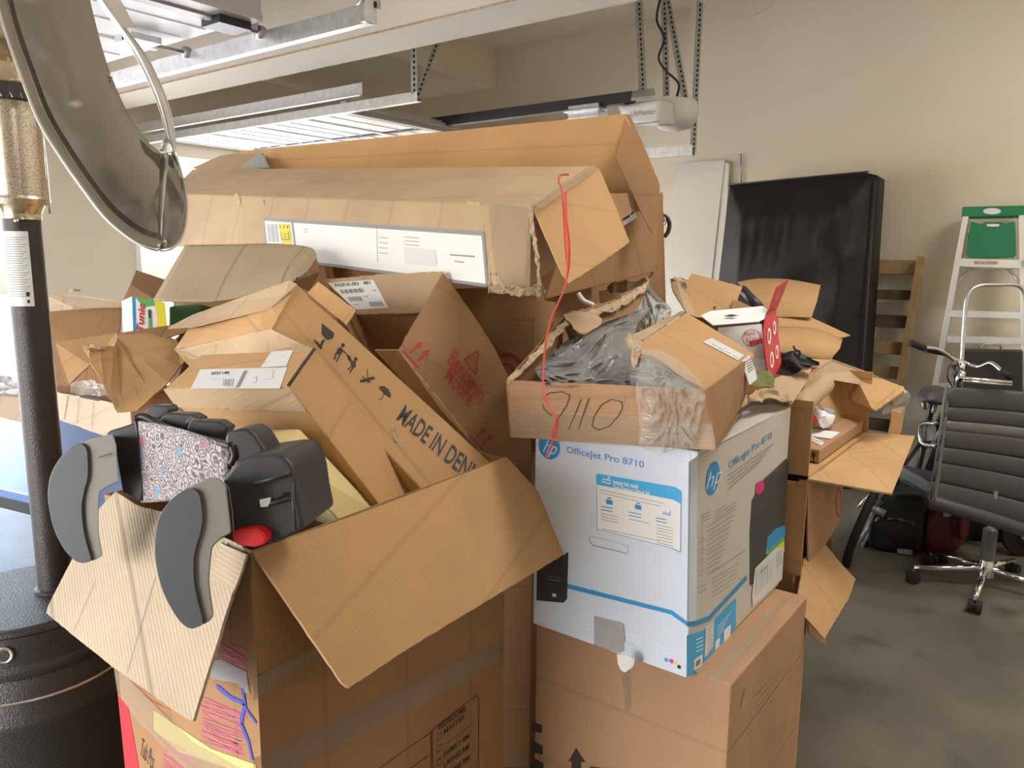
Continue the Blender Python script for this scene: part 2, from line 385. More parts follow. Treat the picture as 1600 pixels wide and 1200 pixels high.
def meshmat():
    m = mat('perforated steel screen', (.62, .57, .5), .3, metal=1); nt = m.node_tree; b = nt.nodes['Principled BSDF']; N = nt.nodes.new; L = nt.links.new
    tc = N('ShaderNodeTexCoord'); v = N('ShaderNodeTexVoronoi'); v.inputs['Scale'].default_value = 330; L(tc.outputs['Object'], v.inputs['Vector'])
    r = N('ShaderNodeValToRGB'); r.color_ramp.elements[0].position = .28; r.color_ramp.elements[0].color = (.22, .19, .16, 1); r.color_ramp.elements[1].position = .36; r.color_ramp.elements[1].color = (.72, .66, .56, 1)
    L(v.outputs['Distance'], r.inputs[0]); L(r.outputs[0], b.inputs['Base Color']); return m
M['screen'] = meshmat()
# ---------------------------------------------------------------- the garage shell
XD, YW, YW2, ZC = -6.8, 6.15, 6.45, 3.6
def boxes(name, lst, mat_, parent=None, **k):
    vs = []; fs = []
    for x0, x1, y0, y1, z0, z1 in lst:
        v = [V(c) for c in ((x0, y0, z0), (x1, y0, z0), (x1, y1, z0), (x0, y1, z0), (x0, y0, z1), (x1, y0, z1), (x1, y1, z1), (x0, y1, z1))]
        b = len(vs); fs += [tuple(i+b for i in f) for f in orient(v, HF)]; vs += v
    return mesh(name, vs, fs, mat_, parent, **k)
box('floor', -6.8, 2.6, -2.6, 6.7, -.1, 0, M['floor'], kind='structure')
boxes('driveway', [(-32, -6.8, -20, 18, -.12, -.02), (-6.8, 10, -20, -2.6, -.12, -.02)], M['drive'], kind='structure')
box('ceiling', -7.0, 2.8, -2.8, 6.8, ZC, ZC+.1, M['ceil'], kind='structure')
YP0, YP1 = ax(36, 400, XD).y, ax(213, 400, XD).y
YJ = -2.6
boxes('wall_front', [(XD-.2, XD, YP0, YP1, 0, ZC), (XD-.2, XD, 5.98, 6.6, 0, ZC),
                     (XD-.2, XD, -2.6, YP0, 2.42, ZC), (XD-.2, XD, YP1, 5.98, 2.42, ZC)], M['wall'], kind='structure')
XJ = ay(1078, 100, YW).x
box('wall_right', XJ, 2.8, YW, YW+.5, 0, ZC, M['wall'], kind='structure')
box('wall_right_recess', XD, XJ, YW2, YW2+.2, 0, ZC, M['wall'], kind='structure')
box('wall_back', 2.6, 2.8, -2.8, YW, 0, ZC, M['wall'], kind='structure')
boxes('wall_left', [(XD, -3.8, -2.8, -2.6, 0, ZC), (-.8, 2.6, -2.8, -2.6, 0, ZC), (-3.8, -.8, -2.8, -2.6, 2.42, ZC)], M['wall'], kind='structure')
XS = ay(776, 100, YW2).x; ZS = ax(776, 137, XS).z
yb0, yb1 = az(800, 3, 2.75).y, az(800, 43, 2.75).y
box('trim_1', XD, XS, yb1, YW2, ZS, ZC, M['wall'], kind='structure')          # dropped soffit over the far door
box('trim_2', XD, 2.6, yb0, yb1, 2.75, ZC, M['ceil'], kind='structure')        # ceiling beam between the bays
box('trim_3', XD, 2.6, yb0-.004, yb0, 2.752, 2.762, M['torn'], kind='structure')
l = D.lights.new('daylight_opening', 'AREA'); l.shape = 'RECTANGLE'; l.size, l.size_y = 3.0, 2.42; l.cycles.is_portal = True
o = D.objects.new('daylight_opening', l); COL.objects.link(o); o.location = (-2.3, -2.7, 1.21); o.rotation_euler = V((0, 1, 0)).to_track_quat('-Z', 'Y').to_euler()
for (a, b) in (((XD-.1, (YP0-2.6)/2, 1.21), (2.42, YP0+2.6)), ((XD-.1, (YP1+5.98)/2, 1.21), (2.42, 5.98-YP1))):
    l = D.lights.new('daylight_opening', 'AREA'); l.shape = 'RECTANGLE'; l.size, l.size_y = b; l.cycles.is_portal = True
    o = D.objects.new('daylight_opening', l); COL.objects.link(o); o.location = a; o.rotation_euler = V((1, 0, 0)).to_track_quat('-Z', 'Y').to_euler()
t = thing('ceiling_light', 'long white ceiling light fixture over the boxes, behind the camera', 'lamp', (.3, 2.2, ZC))
box('fixture_body', -.35, .95, 1.92, 2.48, 3.52, ZC, M['opener'], t, bevel=.01)
t = thing('ceiling_light', 'second long white ceiling light fixture, in the bay along the side wall', 'lamp', (1.1, 4.4, ZC))
box('fixture_body', .45, 1.75, 4.12, 4.68, 3.52, ZC, M['opener'], t, bevel=.01)
# jambs and stop of the openings
boxes('trim_4', [(XD-.02, XD+.02, YP1, YP1+.03, 0, 2.45), (XD-.02, XD+.02, YP0-.03, YP0, 0, 2.45)], M['doorwhite'], kind='structure')

# ---------------------------------------------------------------- overhead doors, tracks, opener
def overhead(name, label, x0, x1, y0, y1, z, n):
    t = thing(name, label, 'garage door', ((x0+x1)/2, (y0+y1)/2, z))
    w_ = (x1-x0)/n
    for i in range(n):
        a = x0+i*w_+.002; b = x0+(i+1)*w_-.002
        boxes('door_panel', [(a, b, y0, y1, z, z+.012), (a, a+.02, y0, y1, z-.012, z), (b-.02, b, y0, y1, z-.012, z)], M['doorwhite'], t)
        boxes('rib', [(a+w_*.35, a+w_*.35+.02, y0+.05, y1-.05, z-.006, z), (a+w_*.62, a+w_*.62+.02, y0+.05, y1-.05, z-.006, z)], M['doorwhite'], t)
    boxes('end_rail', [(x1-.01, x1+.05, y0, y1, z-.05, z+.03), (x1+.05, x1+.09, y0, y1, z-.02, z+.01)], M['doorgrey'], t)
    return t
yt2 = az(655, 150, 2.5).y
overhead('garage_door', 'white sectional garage door slid open overhead above the long cartons', -6.75, az(645, 188, 2.55).x, yt2+.12, 6.3, 2.55, 4)
T2 = Plane(V((0, yt2, 2.5)), V((-1, yt2, 2.5)), V((0, yt2, 3)))
def track(name, label, y, z, xe, prof=.055):
    t = thing(name, label, 'track', (xe, y, z))
    boxes('rail', [(-6.7, xe, y-.02, y+.02, z-.003, z), (-6.7, xe, y-.02, y-.016, z, z+prof), (-6.7, xe, y+.016, y+.02, z, z+prof*.4)], M['galv'], t)
    return t
xe2 = ay(655, 150, yt2).x
t = track('door_track', 'silver door track whose end hangs below the ceiling beam', yt2, 2.47, xe2)
boxes('angle_stiffener', [(-6.7, ay(566, 150, yt2-.03).x, yt2-.03, yt2-.025, 2.55, 2.63), (-6.7, ay(566, 150, yt2-.03).x, yt2-.055, yt2-.025, 2.55, 2.555)], M['galv'], t)
def perforated(name, a, b, wd, parent, label=None, n=None, hole=.006):
    """punched angle bar from a to b"""
    ez = (b-a).normalized(); sx = ez.cross(V((_f.x, _f.y, 0)).normalized()).normalized(); sy = sx.cross(ez)
    vs = []; fs = []
    for (u0, u1, v0, v1) in ((-wd, 0, 0, .003), (0, .003, 0, wd*.8)):
        q = [a+sx*u0+sy*v0, a+sx*u1+sy*v0, a+sx*u1+sy*v1, a+sx*u0+sy*v1]; q += [p+(b-a) for p in q]
        k = len(vs); fs += [tuple(i+k for i in f) for f in orient(q, HF)]; vs += q
    o = mesh(name, vs, fs, M['galvdark'], parent, label=label)
    L_ = (b-a).length; n = int(L_/.032); hv = []; hf = []
    for i in range(n):
        c = a+ez*(i+.5)*L_/n - sx*wd*.5 - sy*.0008
        k = len(hv); hv += [c+sx*hole+ez*hole*1.5, c-sx*hole+ez*hole*1.5, c-sx*hole-ez*hole*1.5, c+sx*hole-ez*hole*1.5]; hf.append((k, k+1, k+2, k+3))
    mesh('slot_row', hv, hf, M['hole'], o if parent is not None else o)
    return o
a2 = ay(643, 146, yt2-.03)
perforated('hanger_strap', a2, V((a2.x, a2.y, ZC)), .035, t)
perforated('hanger_strap', a2+V((.01, .02, -.01)), V((a2.x+.12, a2.y+.5, ZC)), .03, t)
yt1 = az(578, 36, 2.5).y; xe1 = ay(578, 40, yt1).x
t = track('door_track', 'silver door track ending in front of the ceiling beam, next to the reflector', yt1, 2.5, xe1, .075)
box('end_stop', xe1-.02, xe1+.004, yt1-.035, yt1+.035, 2.5, 2.6, M['galv'], t)
a1 = V((xe1-.01, yt1+.01, 2.56))
perforated('hanger_strap', a1, V((a1.x, a1.y, ZC)), .045, t, hole=.008)
perforated('hanger_strap', a1+V((0, 0, .03)), V((a1.x-.1, a1.y+.15, ZC)), .04, t, hole=.008)
tubes('bolt', [((a1+V((-.06, -.02, .02)), a1+V((.02, -.05, .02))), .008)], M['galvdark'], t)
# near door: a section lies overhead, upper left
xq = ay(404, 60, yt1-.12).x
t = overhead('garage_door', 'near garage door open overhead behind the tilted reflector, grey bottom rail towards the room', -6.6, xq-.15, -2.5, yt1-.05, 2.62, 4)
tg = Plane(V((xq, 0, 2.6)), V((xq, 1, 2.6)), V((xq, 0, 3)))
boxes('bottom_rail', [(xq-.14, xq, -2.5, yt1-.10, 2.60, 2.74), (xq-.20, xq+.03, -2.5, yt1-.10, 2.74, 2.80), (xq-.18, xq+.01, -2.5, yt1-.10, 2.58, 2.60)], M['doorgrey'], t)
def roller(parent, c, yend):
    tubes('roller', [((c, V((c.x, yend, c.z))), .009), ((V((c.x, yend-.02, c.z)), V((c.x, yend+.012, c.z))), .03)], M['galvdark'], parent, seg=10)
roller(t, V((xq-.12, yt1-.3, 2.57)), yt1-.02)
boxes('roller_bracket', [(xq-.19, xq-.05, yt1-.28, yt1-.12, 2.545, 2.58)], M['black'], t)
roller(t, V((xq-.75, yt1-.35, 2.57)), yt1-.02)
boxes('hinge', [(xq-.83, xq-.67, yt1-.35, yt1-.2, 2.56, 2.59)], M['galv'], t)

op = P(1020, 190, 5.0); oz = op.z
t = thing('garage_door_opener', 'white ceiling-hung garage door opener with perforated hangers', 'opener', (op.x, op.y, oz))
# body: front face seen from the room, rounded belly
fr4 = [(978, 164, 4.9), (1032, 150, 4.75), (1030, 196, 4.75), (985, 198, 4.9)]
hexa('housing', [(975, 168, 4.92), (1033, 152, 4.72), (1030, 198, 4.72), (982, 196, 4.92)], [(962, 160, 5.35), (1085, 170, 5.05), (1080, 196, 5.05), (975, 188, 5.35)], M['opener'], t, bevel=.03, bseg=3)
lathe('belly', P(1055, 181, 4.98)-V((0, 0, .10)), [(.02, 0), (.10, .02), (.14, .07), (.15, .13), (.13, .19), (.05, .21)], M['opener'], t)
ofp = Plane((978, 164, 4.9), (1032, 150, 4.7), (1030, 198, 4.7))
text('printed_name', 'LiftMaster', ofp, (985, 182), (1024, 178), (985, 174), M['ink_grey'], t, off=.012)
marks('vent', ofp, [(984, 195, 1029, 190, .008)], M['galvdark'], t, off=.012)
hexa('mount_plate', [(988, 147, 4.9), (1022, 143, 4.9), (1024, 154, 4.8), (986, 158, 4.8)], V((0, 0, .02)), M['galv'], t, bevel=.001)
perforated('hanger_strap', P(1000, 152, 4.95), P(990, -60, 4.95), .045, t)
perforated('hanger_strap', P(1038, 150, 4.95), P(1032, -60, 4.95), .035, t)
perforated('hanger_strap', P(1069, 162, 5.0), P(1028, -60, 5.0), .035, t)
tube('power_cord', [(1034, -10, 4.9), (1026, 30, 4.9), (1038, 60, 4.88), (1029, 90, 4.88), (1040, 110, 4.9), (1060, 130, 4.9), (1058, 150, 4.95)], .008, M['black'], t, n=30)
t = thing('opener_rail', 'black opener rail running from the opener towards the far door', 'rail', tuple(P(900, 165, 5.2)))
xa = P(990, 152, 5.0); 
box('rail', -6.6, xa.x, xa.y-.03, xa.y+.03, xa.z-.035, xa.z+.035, M['black'], t)
q = ay(918, 172, xa.y)
boxes('trolley', [(q.x-.12, q.x+.12, q.y-.06, q.y+.06, q.z-.06, q.z+.03), (q.x-.14, q.x+.14, q.y-.09, q.y+.02, q.z-.02, q.z+.0)], M['galv'], t, bevel=.005)
t = thing('door_track', 'far silver door track ending beside the opener, near the side wall', 'track', tuple(P(1080, 238, 5.4)))
e = P(1084, 236, 5.4)
boxes('rail', [(-6.7, e.x, e.y-.02, e.y+.02, e.z-.03, e.z-.025), (-6.7, e.x, e.y-.025, e.y-.02, e.z-.03, e.z+.04), (-6.7, e.x, e.y+.02, e.y+.025, e.z-.03, e.z+.01)], M['galv'], t)
perforated('hanger_strap', e+V((-.02, 0, 0)), V((e.x-.02, e.y, ZC)), .035, t)
o = tube('cable', [(1078, -10, 5.2), (1100, 4, 5.25), (1130, 20, 5.3), (1152, 26, 5.3), (1175, 24, 5.3), (1205, 8, 5.3), (1215, -10, 5.3)], .006, M['wire'], None, n=40)
o['label'] = 'thin white cable drooping from the ceiling along the side wall'; o['category'] = 'cable'

# ---------------------------------------------------------------- things along the side wall
def lean(px, zfloor_y, ytop, ybot): pass
# wrapped mattress standing on end
t = thing('mattress', 'tall mattress in a black cover standing on end against the side wall', 'mattress', tuple(az(1250, 762, 0)))
yt, yb = 5.74, 5.45
TL, TR = ay(1140, 289, yt), ay(1371, 268, yt)
BL, BR = V((TL.x-.02, yb, .01)), V((TR.x+.10, yb, .01))
nx, nz = 60, 60
vs = []; fs = []
def mat_pt(s, tt, side=0):
    p = (TL.lerp(TR, s)).lerp(BL.lerp(BR, s), tt)
    return p
for j in range(nz+1):
    for i in range(nx+1):
        s, tt = i/nx, j/nz; p = mat_pt(s, tt)
        edge = min(s, 1-s, tt*1.3, 1)*6; edge = min(1, edge)
        r = .16*(.5-abs(noise.noise(V((s*2.2+tt*3.0, tt*1.2-s, 1)))))+.05*(.5-abs(noise.noise(V((s*13+tt*3, tt*4, 3)))))*max(0, 1-tt*3)
        p = p + V((0, -1, 0))*(.05*edge+r*edge)
        # rounded corners at the top
        if tt < .1 and s > .93: p.z -= (s-.93)*.35*(1-tt*10)
        vs.append(p)
nf = len(vs)
fs = [(j*(nx+1)+i, (j+1)*(nx+1)+i, (j+1)*(nx+1)+i+1, j*(nx+1)+i+1) for j in range(nz) for i in range(nx)]
rim = [i for i in range(nx+1)] + [(j*(nx+1)+nx) for j in range(1, nz+1)] + [nz*(nx+1)+i for i in range(nx-1, -1, -1)] + [j*(nx+1) for j in range(nz-1, 0, -1)]
bk = [V(vs[i])+V((0, .24, -.01)) for i in rim]; vs += bk
for k in range(len(rim)):
    k2 = (k+1) % len(rim); fs.append((rim[k], rim[k2], nf+k2, nf+k))
fs.append(tuple(nf+k for k in range(len(rim))))
mesh('cover', vs, fs, M['blackcloth'], t, smooth=True)
tube('side_piping', [TR+V((-.005, -.03, -.06)), TR.lerp(BR, .3)+V((0, -.04, 0)), BR+V((0, -.04, .02))], .006, M['plastic'], t)
tube('top_piping', [TL+V((0, -.03, .0)), TL.lerp(TR, .5)+V((0, -.035, .0)), TR+V((-.05, -.03, -.0))], .006, M['plastic'], t)
# wooden frame leaning on the wall
t = thing('slatted_wood_frame', 'old wooden slatted frame leaning on the wall right of the mattress', 'wooden frame', tuple(az(1400, 765, 0)))
ft, fb = 6.05, 5.45
a = ay(1440, 402, ft); b = az(1382, 751, 0)
dirx = V((1, 0, 0))
def plank(name, p, q, wdt, th, m, parent, side=dirx):
    ez = (q-p).normalized(); sd = (side-ez*side.dot(ez)).normalized(); nn = ez.cross(sd)
    vs = [p-sd*wdt/2-nn*th/2, p+sd*wdt/2-nn*th/2, p+sd*wdt/2+nn*th/2, p-sd*wdt/2+nn*th/2]; vs += [v+(q-p) for v in vs]
    return mesh(name, vs, orient(vs, HF), m, parent, bevel=.002)
plank('rail', a, b, .045, .09, M['wood'], t)
a_ = a-V((.75, 0, 0)); b_ = b-V((.75, 0, 0)); plank('rail', a_, b_, .045, .09, M['wood'], t)
for k, (s, wz) in enumerate(((.045, .10), (.17, .07), (.29, .09), (.41, .09), (.52, .09), (.64, .09), (.76, .09), (.88, .09))):
    c = a.lerp(b, s); plank('slat', c-V((.78, -.05, 0)), c+V((.02, .05, 0)), wz, .018, M['wood'] if k in (0, 3, 4) else M['wooddark'], t, side=(b-a).normalized())
# two white boards
for px, lab in (([(1060, 255), (1132, 250), (1094, 600), (1010, 610)], 'wide white panel leaning on the wall behind the tall carton'), ([(1128, 251), (1139, 256), (1120, 600), (1090, 600)], 'narrow edge-on white panel leaning beside the wide one')):
    d0 = 5.35 if len(lab) > 60 else 5.45
    pl = Plane(ay(px[0][0], px[0][1], 6.06 if d0 < 5.4 else 6.12), ay(px[1][0], px[1][1], 6.02 if d0 < 5.4 else 6.11), ay(px[2][0], px[2][1], 5.86 if d0 < 5.4 else 5.95))
    o = poly('white_panel', pl, px, M['whitepaint'], None, th=.02); o['label'] = lab; o['category'] = 'board'
o = tube('pole', [ay(1158, 240, 6.13), ay(1158, 290, 6.13)], .006, M['galvdark']); o['label'] = 'thin grey rod on the wall above the mattress corner'; o['category'] = 'rod'

# step ladder
fz = az(1433, 757, 0); yl = fz.y
def lp(x, y, dy=0):
    """point on the leaning front frame"""
    return LP.at(x, y)
LP = Plane(fz, az(1433, 757, 0)+V((1, 0, 0)), ay(1550, 330, yl+.10))
t = thing('step_ladder', 'aluminium step ladder with green cap and tool tray against the side wall', 'ladder', tuple(fz))
def bar(name, p, q, w_, d_, m, parent=None, **k):
    parent = t if parent is None else parent
    ez = (q-p).normalized(); sd = ez.cross(LP.n).normalized(); nn = LP.n
    vs = [p-sd*w_/2-nn*d_, p+sd*w_/2-nn*d_, p+sd*w_/2, p-sd*w_/2]; vs += [v+(q-p) for v in vs]
    return mesh(name, vs, orient(vs, HF), m, parent, bevel=.002, **k)
bar('front_rail', lp(1509, 338), lp(1433, 757), .035, .07, M['aluminium'])
bar('front_rail', lp(1597, 336), lp(1606, 757), .035, .07, M['aluminium'])
for (xl, y, h_) in ((1500, 410, .055), (1486, 490, .045), (1480, 530, .045), (1462, 605, .05), (1449, 680, .05)):
    bar('step', lp(xl, y), lp(1603, y+3), h_, .08, M['aluminium'])
cap = [lp(1503, 323), lp(1602, 321), lp(1602, 338), lp(1502, 340)]
hexa('top_cap', cap, -LP.n*.12+V((0, 0, .0)), M['green'], t, bevel=.008)
capl = Plane(cap[0], cap[1], cap[2])
o = marks('oval_emblem', capl, [[(1550+14*math.cos(a_), 330+5*math.sin(a_)) for a_ in [i*math.pi/10 for i in range(20)]]], M['white'], t, off=.003)
poly('tool_tray', LP, [(1517, 346), (1533, 350), (1540, 347), (1566, 347), (1570, 350), (1585, 346), (1586, 370), (1587, 398), (1582, 402), (1513, 402), (1510, 398), (1512, 366), (1515, 362)], M['green'], t, th=.05, off=.01)
marks('handle_slot', LP, [[(1541, 350), (1562, 350), (1560, 354), (1543, 354)]], M['galv'], t, off=.0125)
marks('warning_label', LP, [[(1522, 408), (1559, 408), (1559, 413), (1522, 413)]], M['torn'], t, off=.003)
bar('rear_rail', lp(1517, 400)-LP.n*.25, lp(1480, 757)-LP.n*.05+V((0, .3, 0)), .03, .03, M['aluminium'])
bar('rear_rail', lp(1588, 400)-LP.n*.25, lp(1590, 757)-LP.n*.05+V((0, .3, 0)), .03, .03, M['aluminium'])
tubes('spreader', [((lp(1494, 442)-LP.n*.05, lp(1513, 418)-LP.n*.1), .010), ((lp(1513, 418)-LP.n*.1, lp(1573, 418)-LP.n*.1), .010), ((lp(1573, 418)-LP.n*.1, lp(1595, 445)-LP.n*.05), .010)], M['aluminium'], t)
# folding chair frame in front of the ladder
t = thing('tubular_frame', 'grey bent-tube frame standing in front of the ladder', 'folding frame', tuple(az(1500, 775, 0)))
dd = 4.6
tube('tube_arch', [(1498, 640, dd), (1503, 560, dd), (1507, 500, dd), (1512, 462, dd), (1528, 447, dd), (1560, 445, dd), (1590, 446, dd), (1602, 462, dd), (1605, 500, dd), (1607, 640, dd), (1607, 700, dd)], .012, M['galv'], t, n=60)
tubes('leg', [(((1498, 640, dd), az(1490, 790, 0)), .012)], M['galv'], t)
tubes('leg', [(((1607, 690, dd), az(1610, 790, 0)), .012)], M['galv'], t)
# black case with handle
t = thing('black_case', 'flat black carrying case with a wire handle behind the office chair', 'case', tuple(P(1550, 690, 4.2)))
hexa('case_body', [(1502, 546, 4.75), (1597, 548, 4.75), az(1600, 800, .0), az(1498, 800, .0)], V((.0, .09, 0)), M['black'], t, bevel=.01)
tube('handle', [(1535, 548, 4.75), (1535, 538, 4.75), (1563, 538, 4.75), (1565, 548, 4.75)], .007, M['galvdark'], t)

# ---------------------------------------------------------------- bicycle
t = thing('bicycle', 'bicycle with upswept silver handlebar behind the office chair', 'bicycle', tuple(az(1330, 885, 0)))
A0, A1 = P(1322, 882, 4.04), P(1442, 655, 4.14)
A0 = az(1322, 882, .012); 
cw = (A0+A1)/2; va = (A1-A0)/2; R_ = .335; va = va.normalized()*R_; cw = A0+va
vb = P(1400, 768, 3.9)-P(1382, 768, 3.5); vb = (vb - va*(vb.dot(va)/va.length_squared)).normalized()*R_
tube('tyre', [cw+va*math.cos(i*math.pi/24)+vb*math.sin(i*math.pi/24) for i in range(48)], .021, M['rubber'], t, seg=10, closed=True)
tube('rim', [cw+(va*math.cos(i*math.pi/24)+vb*math.sin(i*math.pi/24))*.92 for i in range(48)], .009, M['galvdark'], t, seg=8, closed=True)
tubes('spokes', [((cw, cw+(va*math.cos(i*math.pi/14)+vb*math.sin(i*math.pi/14))*.92), .0015) for i in range(28)], M['galv'], t, seg=4)
wn_ = va.cross(vb).normalized()
tubes('hub', [((cw-wn_*.05, cw+wn_*.05), .02)], M['galvdark'], t, seg=10)
tubes('frame', [(((1498, 600, 4.12), (1492, 570, 4.12)), .018), (((1498, 604, 4.12), (1443, 700, 4.32)), .018), (((1496, 620, 4.12), (1440, 760, 4.32)), .020), (((1455, 640, 4.22), (1425, 780, 4.32)), .016),
      (((1430, 740, 4.27), cw), .010), (((1425, 780, 4.32), cw), .010), (((1440, 690, 4.27), cw+va*.2), .010)], M['black'], t, seg=10)
tube('handlebar', [(1440, 543, 3.97), (1462, 545, 4.00), (1478, 553, 4.04), (1490, 562, 4.07), (1503, 565, 4.12), (1515, 570, 4.12), (1530, 573, 4.07), (1548, 567, 4.02), (1565, 580, 3.97)], .011, M['chrome'], t, n=40)
for pa, ra in ((((1424, 536, 3.95), (1444, 544, 3.98)), .018), (((1562, 578, 3.97), (1582, 592, 3.95)), .018)): tubes('grip', [(pa, ra)], M['rubber'], t, seg=10)
tubes('brake_lever', [(((1448, 548, 4.00), (1486, 556, 4.06)), .009)], M['rubber'], t, seg=10)
tubes('stem', [(((1503, 566, 4.12), (1500, 582, 4.12)), .020), (((1503, 580, 4.10), (1496, 603, 4.12)), .022)], M['chrome'], t, seg=10)
tube('brake_cable', [(1490, 562, 4.04), (1482, 575, 4.02), (1481, 592, 4.02), (1494, 612, 4.07)], .004, M['black'], t, n=20)
sd = [[(1438, 618, 4.07), (1441, 611, 4.09), (1450, 606, 4.12), (1466, 606, 4.12), (1478, 612, 4.12)], [(1437, 622, 4.00), (1444, 616, 3.98), (1456, 611, 3.98), (1468, 612, 4.00), (1482, 617, 4.04)], [(1440, 628, 4.00), (1448, 628, 3.96), (1458, 630, 3.96), (1470, 632, 3.98), (1480, 634, 4.04)]]
loft('saddle', sd, M['leather'], t, th=.03, sub=2)
tubes('seat_post', [(((1456, 630, 4.07), (1446, 690, 4.22)), .015)], M['black'], t)
tubes('saddle_spring', [(((1443, 628, 4.02), (1445, 640, 4.02)), .012), (((1462, 632, 4.02), (1458, 645, 4.02)), .012)], M['galvdark'], t)
tubes('crank', [(((1340, 795, 4.07), (1362, 768, 4.07)), .010), (((1372, 786, 4.02), (1352, 815, 4.02)), .010)], M['chrome'], t)
tubes('chain_stay', [(((1362, 768, 4.12), (1330, 850, 4.07)), .008), (((1395, 770, 4.12), (1368, 815, 4.07)), .008)], M['galvdark'], t)

# ---------------------------------------------------------------- bags on the floor
def bag(name, label, cat, px, d0, dep, h, m, extra=None):
    a = az(px[0], px[1], 0.005); b = az(px[2], px[3], .005); e = V((0, 0, h))
    t = thing(name, label, cat, tuple((a+b)/2))
    back = V((.02, dep, 0))
    vs = [a, b, b+e, a+e, a+back, b+back, b+back+e*.92, a+back+e*.92]
    mesh('bag_body', vs, orient(vs, HF), m, t, bevel=.05, bseg=4, smooth=True)
    pl = Plane(a, b, a+e)
    return t, pl, a, b, e
t, pl, a, b, e = bag('black_suitcase', 'black suitcase lying on the floor under the bicycle', 'suitcase', (1352, 862, 1440, 868), 0, .5, .34, M['blackbag'])
marks('metal_trim', pl, [[(1402, 857), (1426, 859), (1426, 867), (1402, 865)]], M['galvdark'], t, off=.006)
tubes('wheel', [((az(1338, 838, .03)+V((0, .05, 0)), az(1348, 838, .03)+V((0, .05, 0))), .035)], M['rubber'], t, seg=12)
tube('carry_handle', [a+e*.6+V((.1, -.01, 0)), a+e*.6+V((.15, -.04, .02)), a+e*.6+V((.22, -.01, 0))], .012, M['black'], t, n=10)
t, pl, a, b, e = bag('burgundy_suitcase', 'small burgundy and black suitcase left of the chair column', 'suitcase', (1440, 868, 1498, 868), 0, .4, .26, M['burgundy'])
marks('name_tag', pl, [[(1474, 800), (1486, 799), (1486, 807), (1474, 808)]], M['galvdark'], t, off=.006)
tubes('wheel', [((az(1460, 872, .025), az(1476, 872, .025)), .03)], M['rubber'], t, seg=12)
tube('carry_handle', [b+e*.95, b+e*.75+V((-.01, -.05, 0)), b+e*.4+V((0, -.02, 0))], .014, M['burgundy'], t, n=12)
t, pl, a, b, e = bag('black_duffel', 'black duffel bag behind the chair column by the wall', 'bag', (1502, 846, 1640, 850), 0, .3, .30, M['blackbag'])
tube('shoulder_strap', [a+e*.9, a+e*1.1+V((.2, -.02, 0)), a+e*.95+V((.5, -.03, 0))], .02, M['black'], t, n=14)
t = thing('stroller_wheel', 'grey toy wheel beside the black duffel bag', 'wheel', tuple(az(1600, 862, 0)))
c = az(1600, 868, 0)+V((0, 0, .13))
nn = V((.5, -.85, 0)).normalized()
lathe('tyre', c, [(.13, -.02), (.135, 0), (.13, .02), (.08, .025), (.075, .01), (.04, .015), (.03, .03)], M['rubber'], t, axis=nn)
lathe('hub_cap', c+nn*.02, [(.045, 0), (.04, .015), (.01, .02)], M['white'], t, axis=nn)

# ---------------------------------------------------------------- office chair
hub = az(1540, 893, .09)
t = thing('office_chair', 'charcoal ribbed leather office chair with chrome star base', 'office chair', tuple(V((hub.x, hub.y, 0))))
dh = (hub-CAM).dot(_f)
lathe('gas_column', V((hub.x, hub.y, .07)), [(.035, 0), (.035, .06), (.03, .07), (.028, .20), (.016, .205), (.014, .42)], M['chrome'], t, seg=20)
lathe('column_sleeve', V((hub.x, hub.y, .15)), [(.03, 0), (.031, .01), (.031, .15), (.02, .16)], M['leatherstrap'], t, seg=20)
tips = [(1412, 886), (1518, 948), (1660, 925), (1620, 858), (1448, 858)]
for (x, y) in tips:
    g = az(x, y, .075); dv = V((g.x-hub.x, g.y-hub.y, 0)).normalized(); g = V((hub.x, hub.y, .075))+dv*.31
    vs_, fs_ = tube_data([V((hub.x, hub.y, .11)), V((hub.x, hub.y, .11)).lerp(g, .5), g], lambda q: .018-.007*q, 8)
    L_ = mesh('star_leg', vs_, fs_, M['chrome'], t, smooth=True)
    cs = V((g.x, g.y, .03)); nn = dv.cross(V((0, 0, 1)))
    cst = lathe('caster', cs-nn*.028, [(.012, 0), (.027, .001), (.029, .008), (.029, .022), (.02, .024), (.02, .032), (.029, .034), (.029, .048), (.027, .055), (.012, .056)], M['rubber'], L_, seg=24, axis=nn)
    mesh('caster_stem', *tube_data([g, g-V((0, 0, .03))], .008, 6), M['chrome'], L_)
# backrest: horizontal padded channels
yb_l = [605, 636, 657, 672, 698, 722, 752, 782]; yb_r = [622, 655, 680, 696, 730, 762, 802, 846]
def bx_(y): return 1482-(y-605)*.165
def br_(y): return 1682-(y-620)*.10
dB = dh-.12
for k in range(7):
    y0, y1, z0, z1 = yb_l[k], yb_l[k+1], yb_r[k], yb_r[k+1]
    rows = []
    for i in range(9):
        v = i/8; bulge = .016*math.sin(math.pi*v)**.6
        row = []
        for j in range(15):
            u = j/14; yL = y0+(y1-y0)*v; yR = z0+(z1-z0)*v
            x = bx_(yL)*(1-u)+br_(yR)*u; y = yL*(1-u)+yR*u+5*math.sin(math.pi*u)*(-.5)
            dd_ = dB - bulge*.6 - .05*math.sin(math.pi*u) + (.10*((605+k*25-605)/180)*-1 if k > 4 else 0)
            row.append((x, y, dB - bulge*.6 + .06*math.sin(math.pi*u)))
        rows.append(row)
    o = loft('back_channel' if k != 2 else 'grey_band', rows, M['leather'] if k != 2 else M['leatherstrap'], t, th=.012)
sheet('back_shell', [(1484, 606, dB+.12), (1682, 622, dB+.12), (1662, 846, dB+.12), (1455, 782, dB+.12)], M['black'], t, th=.03)
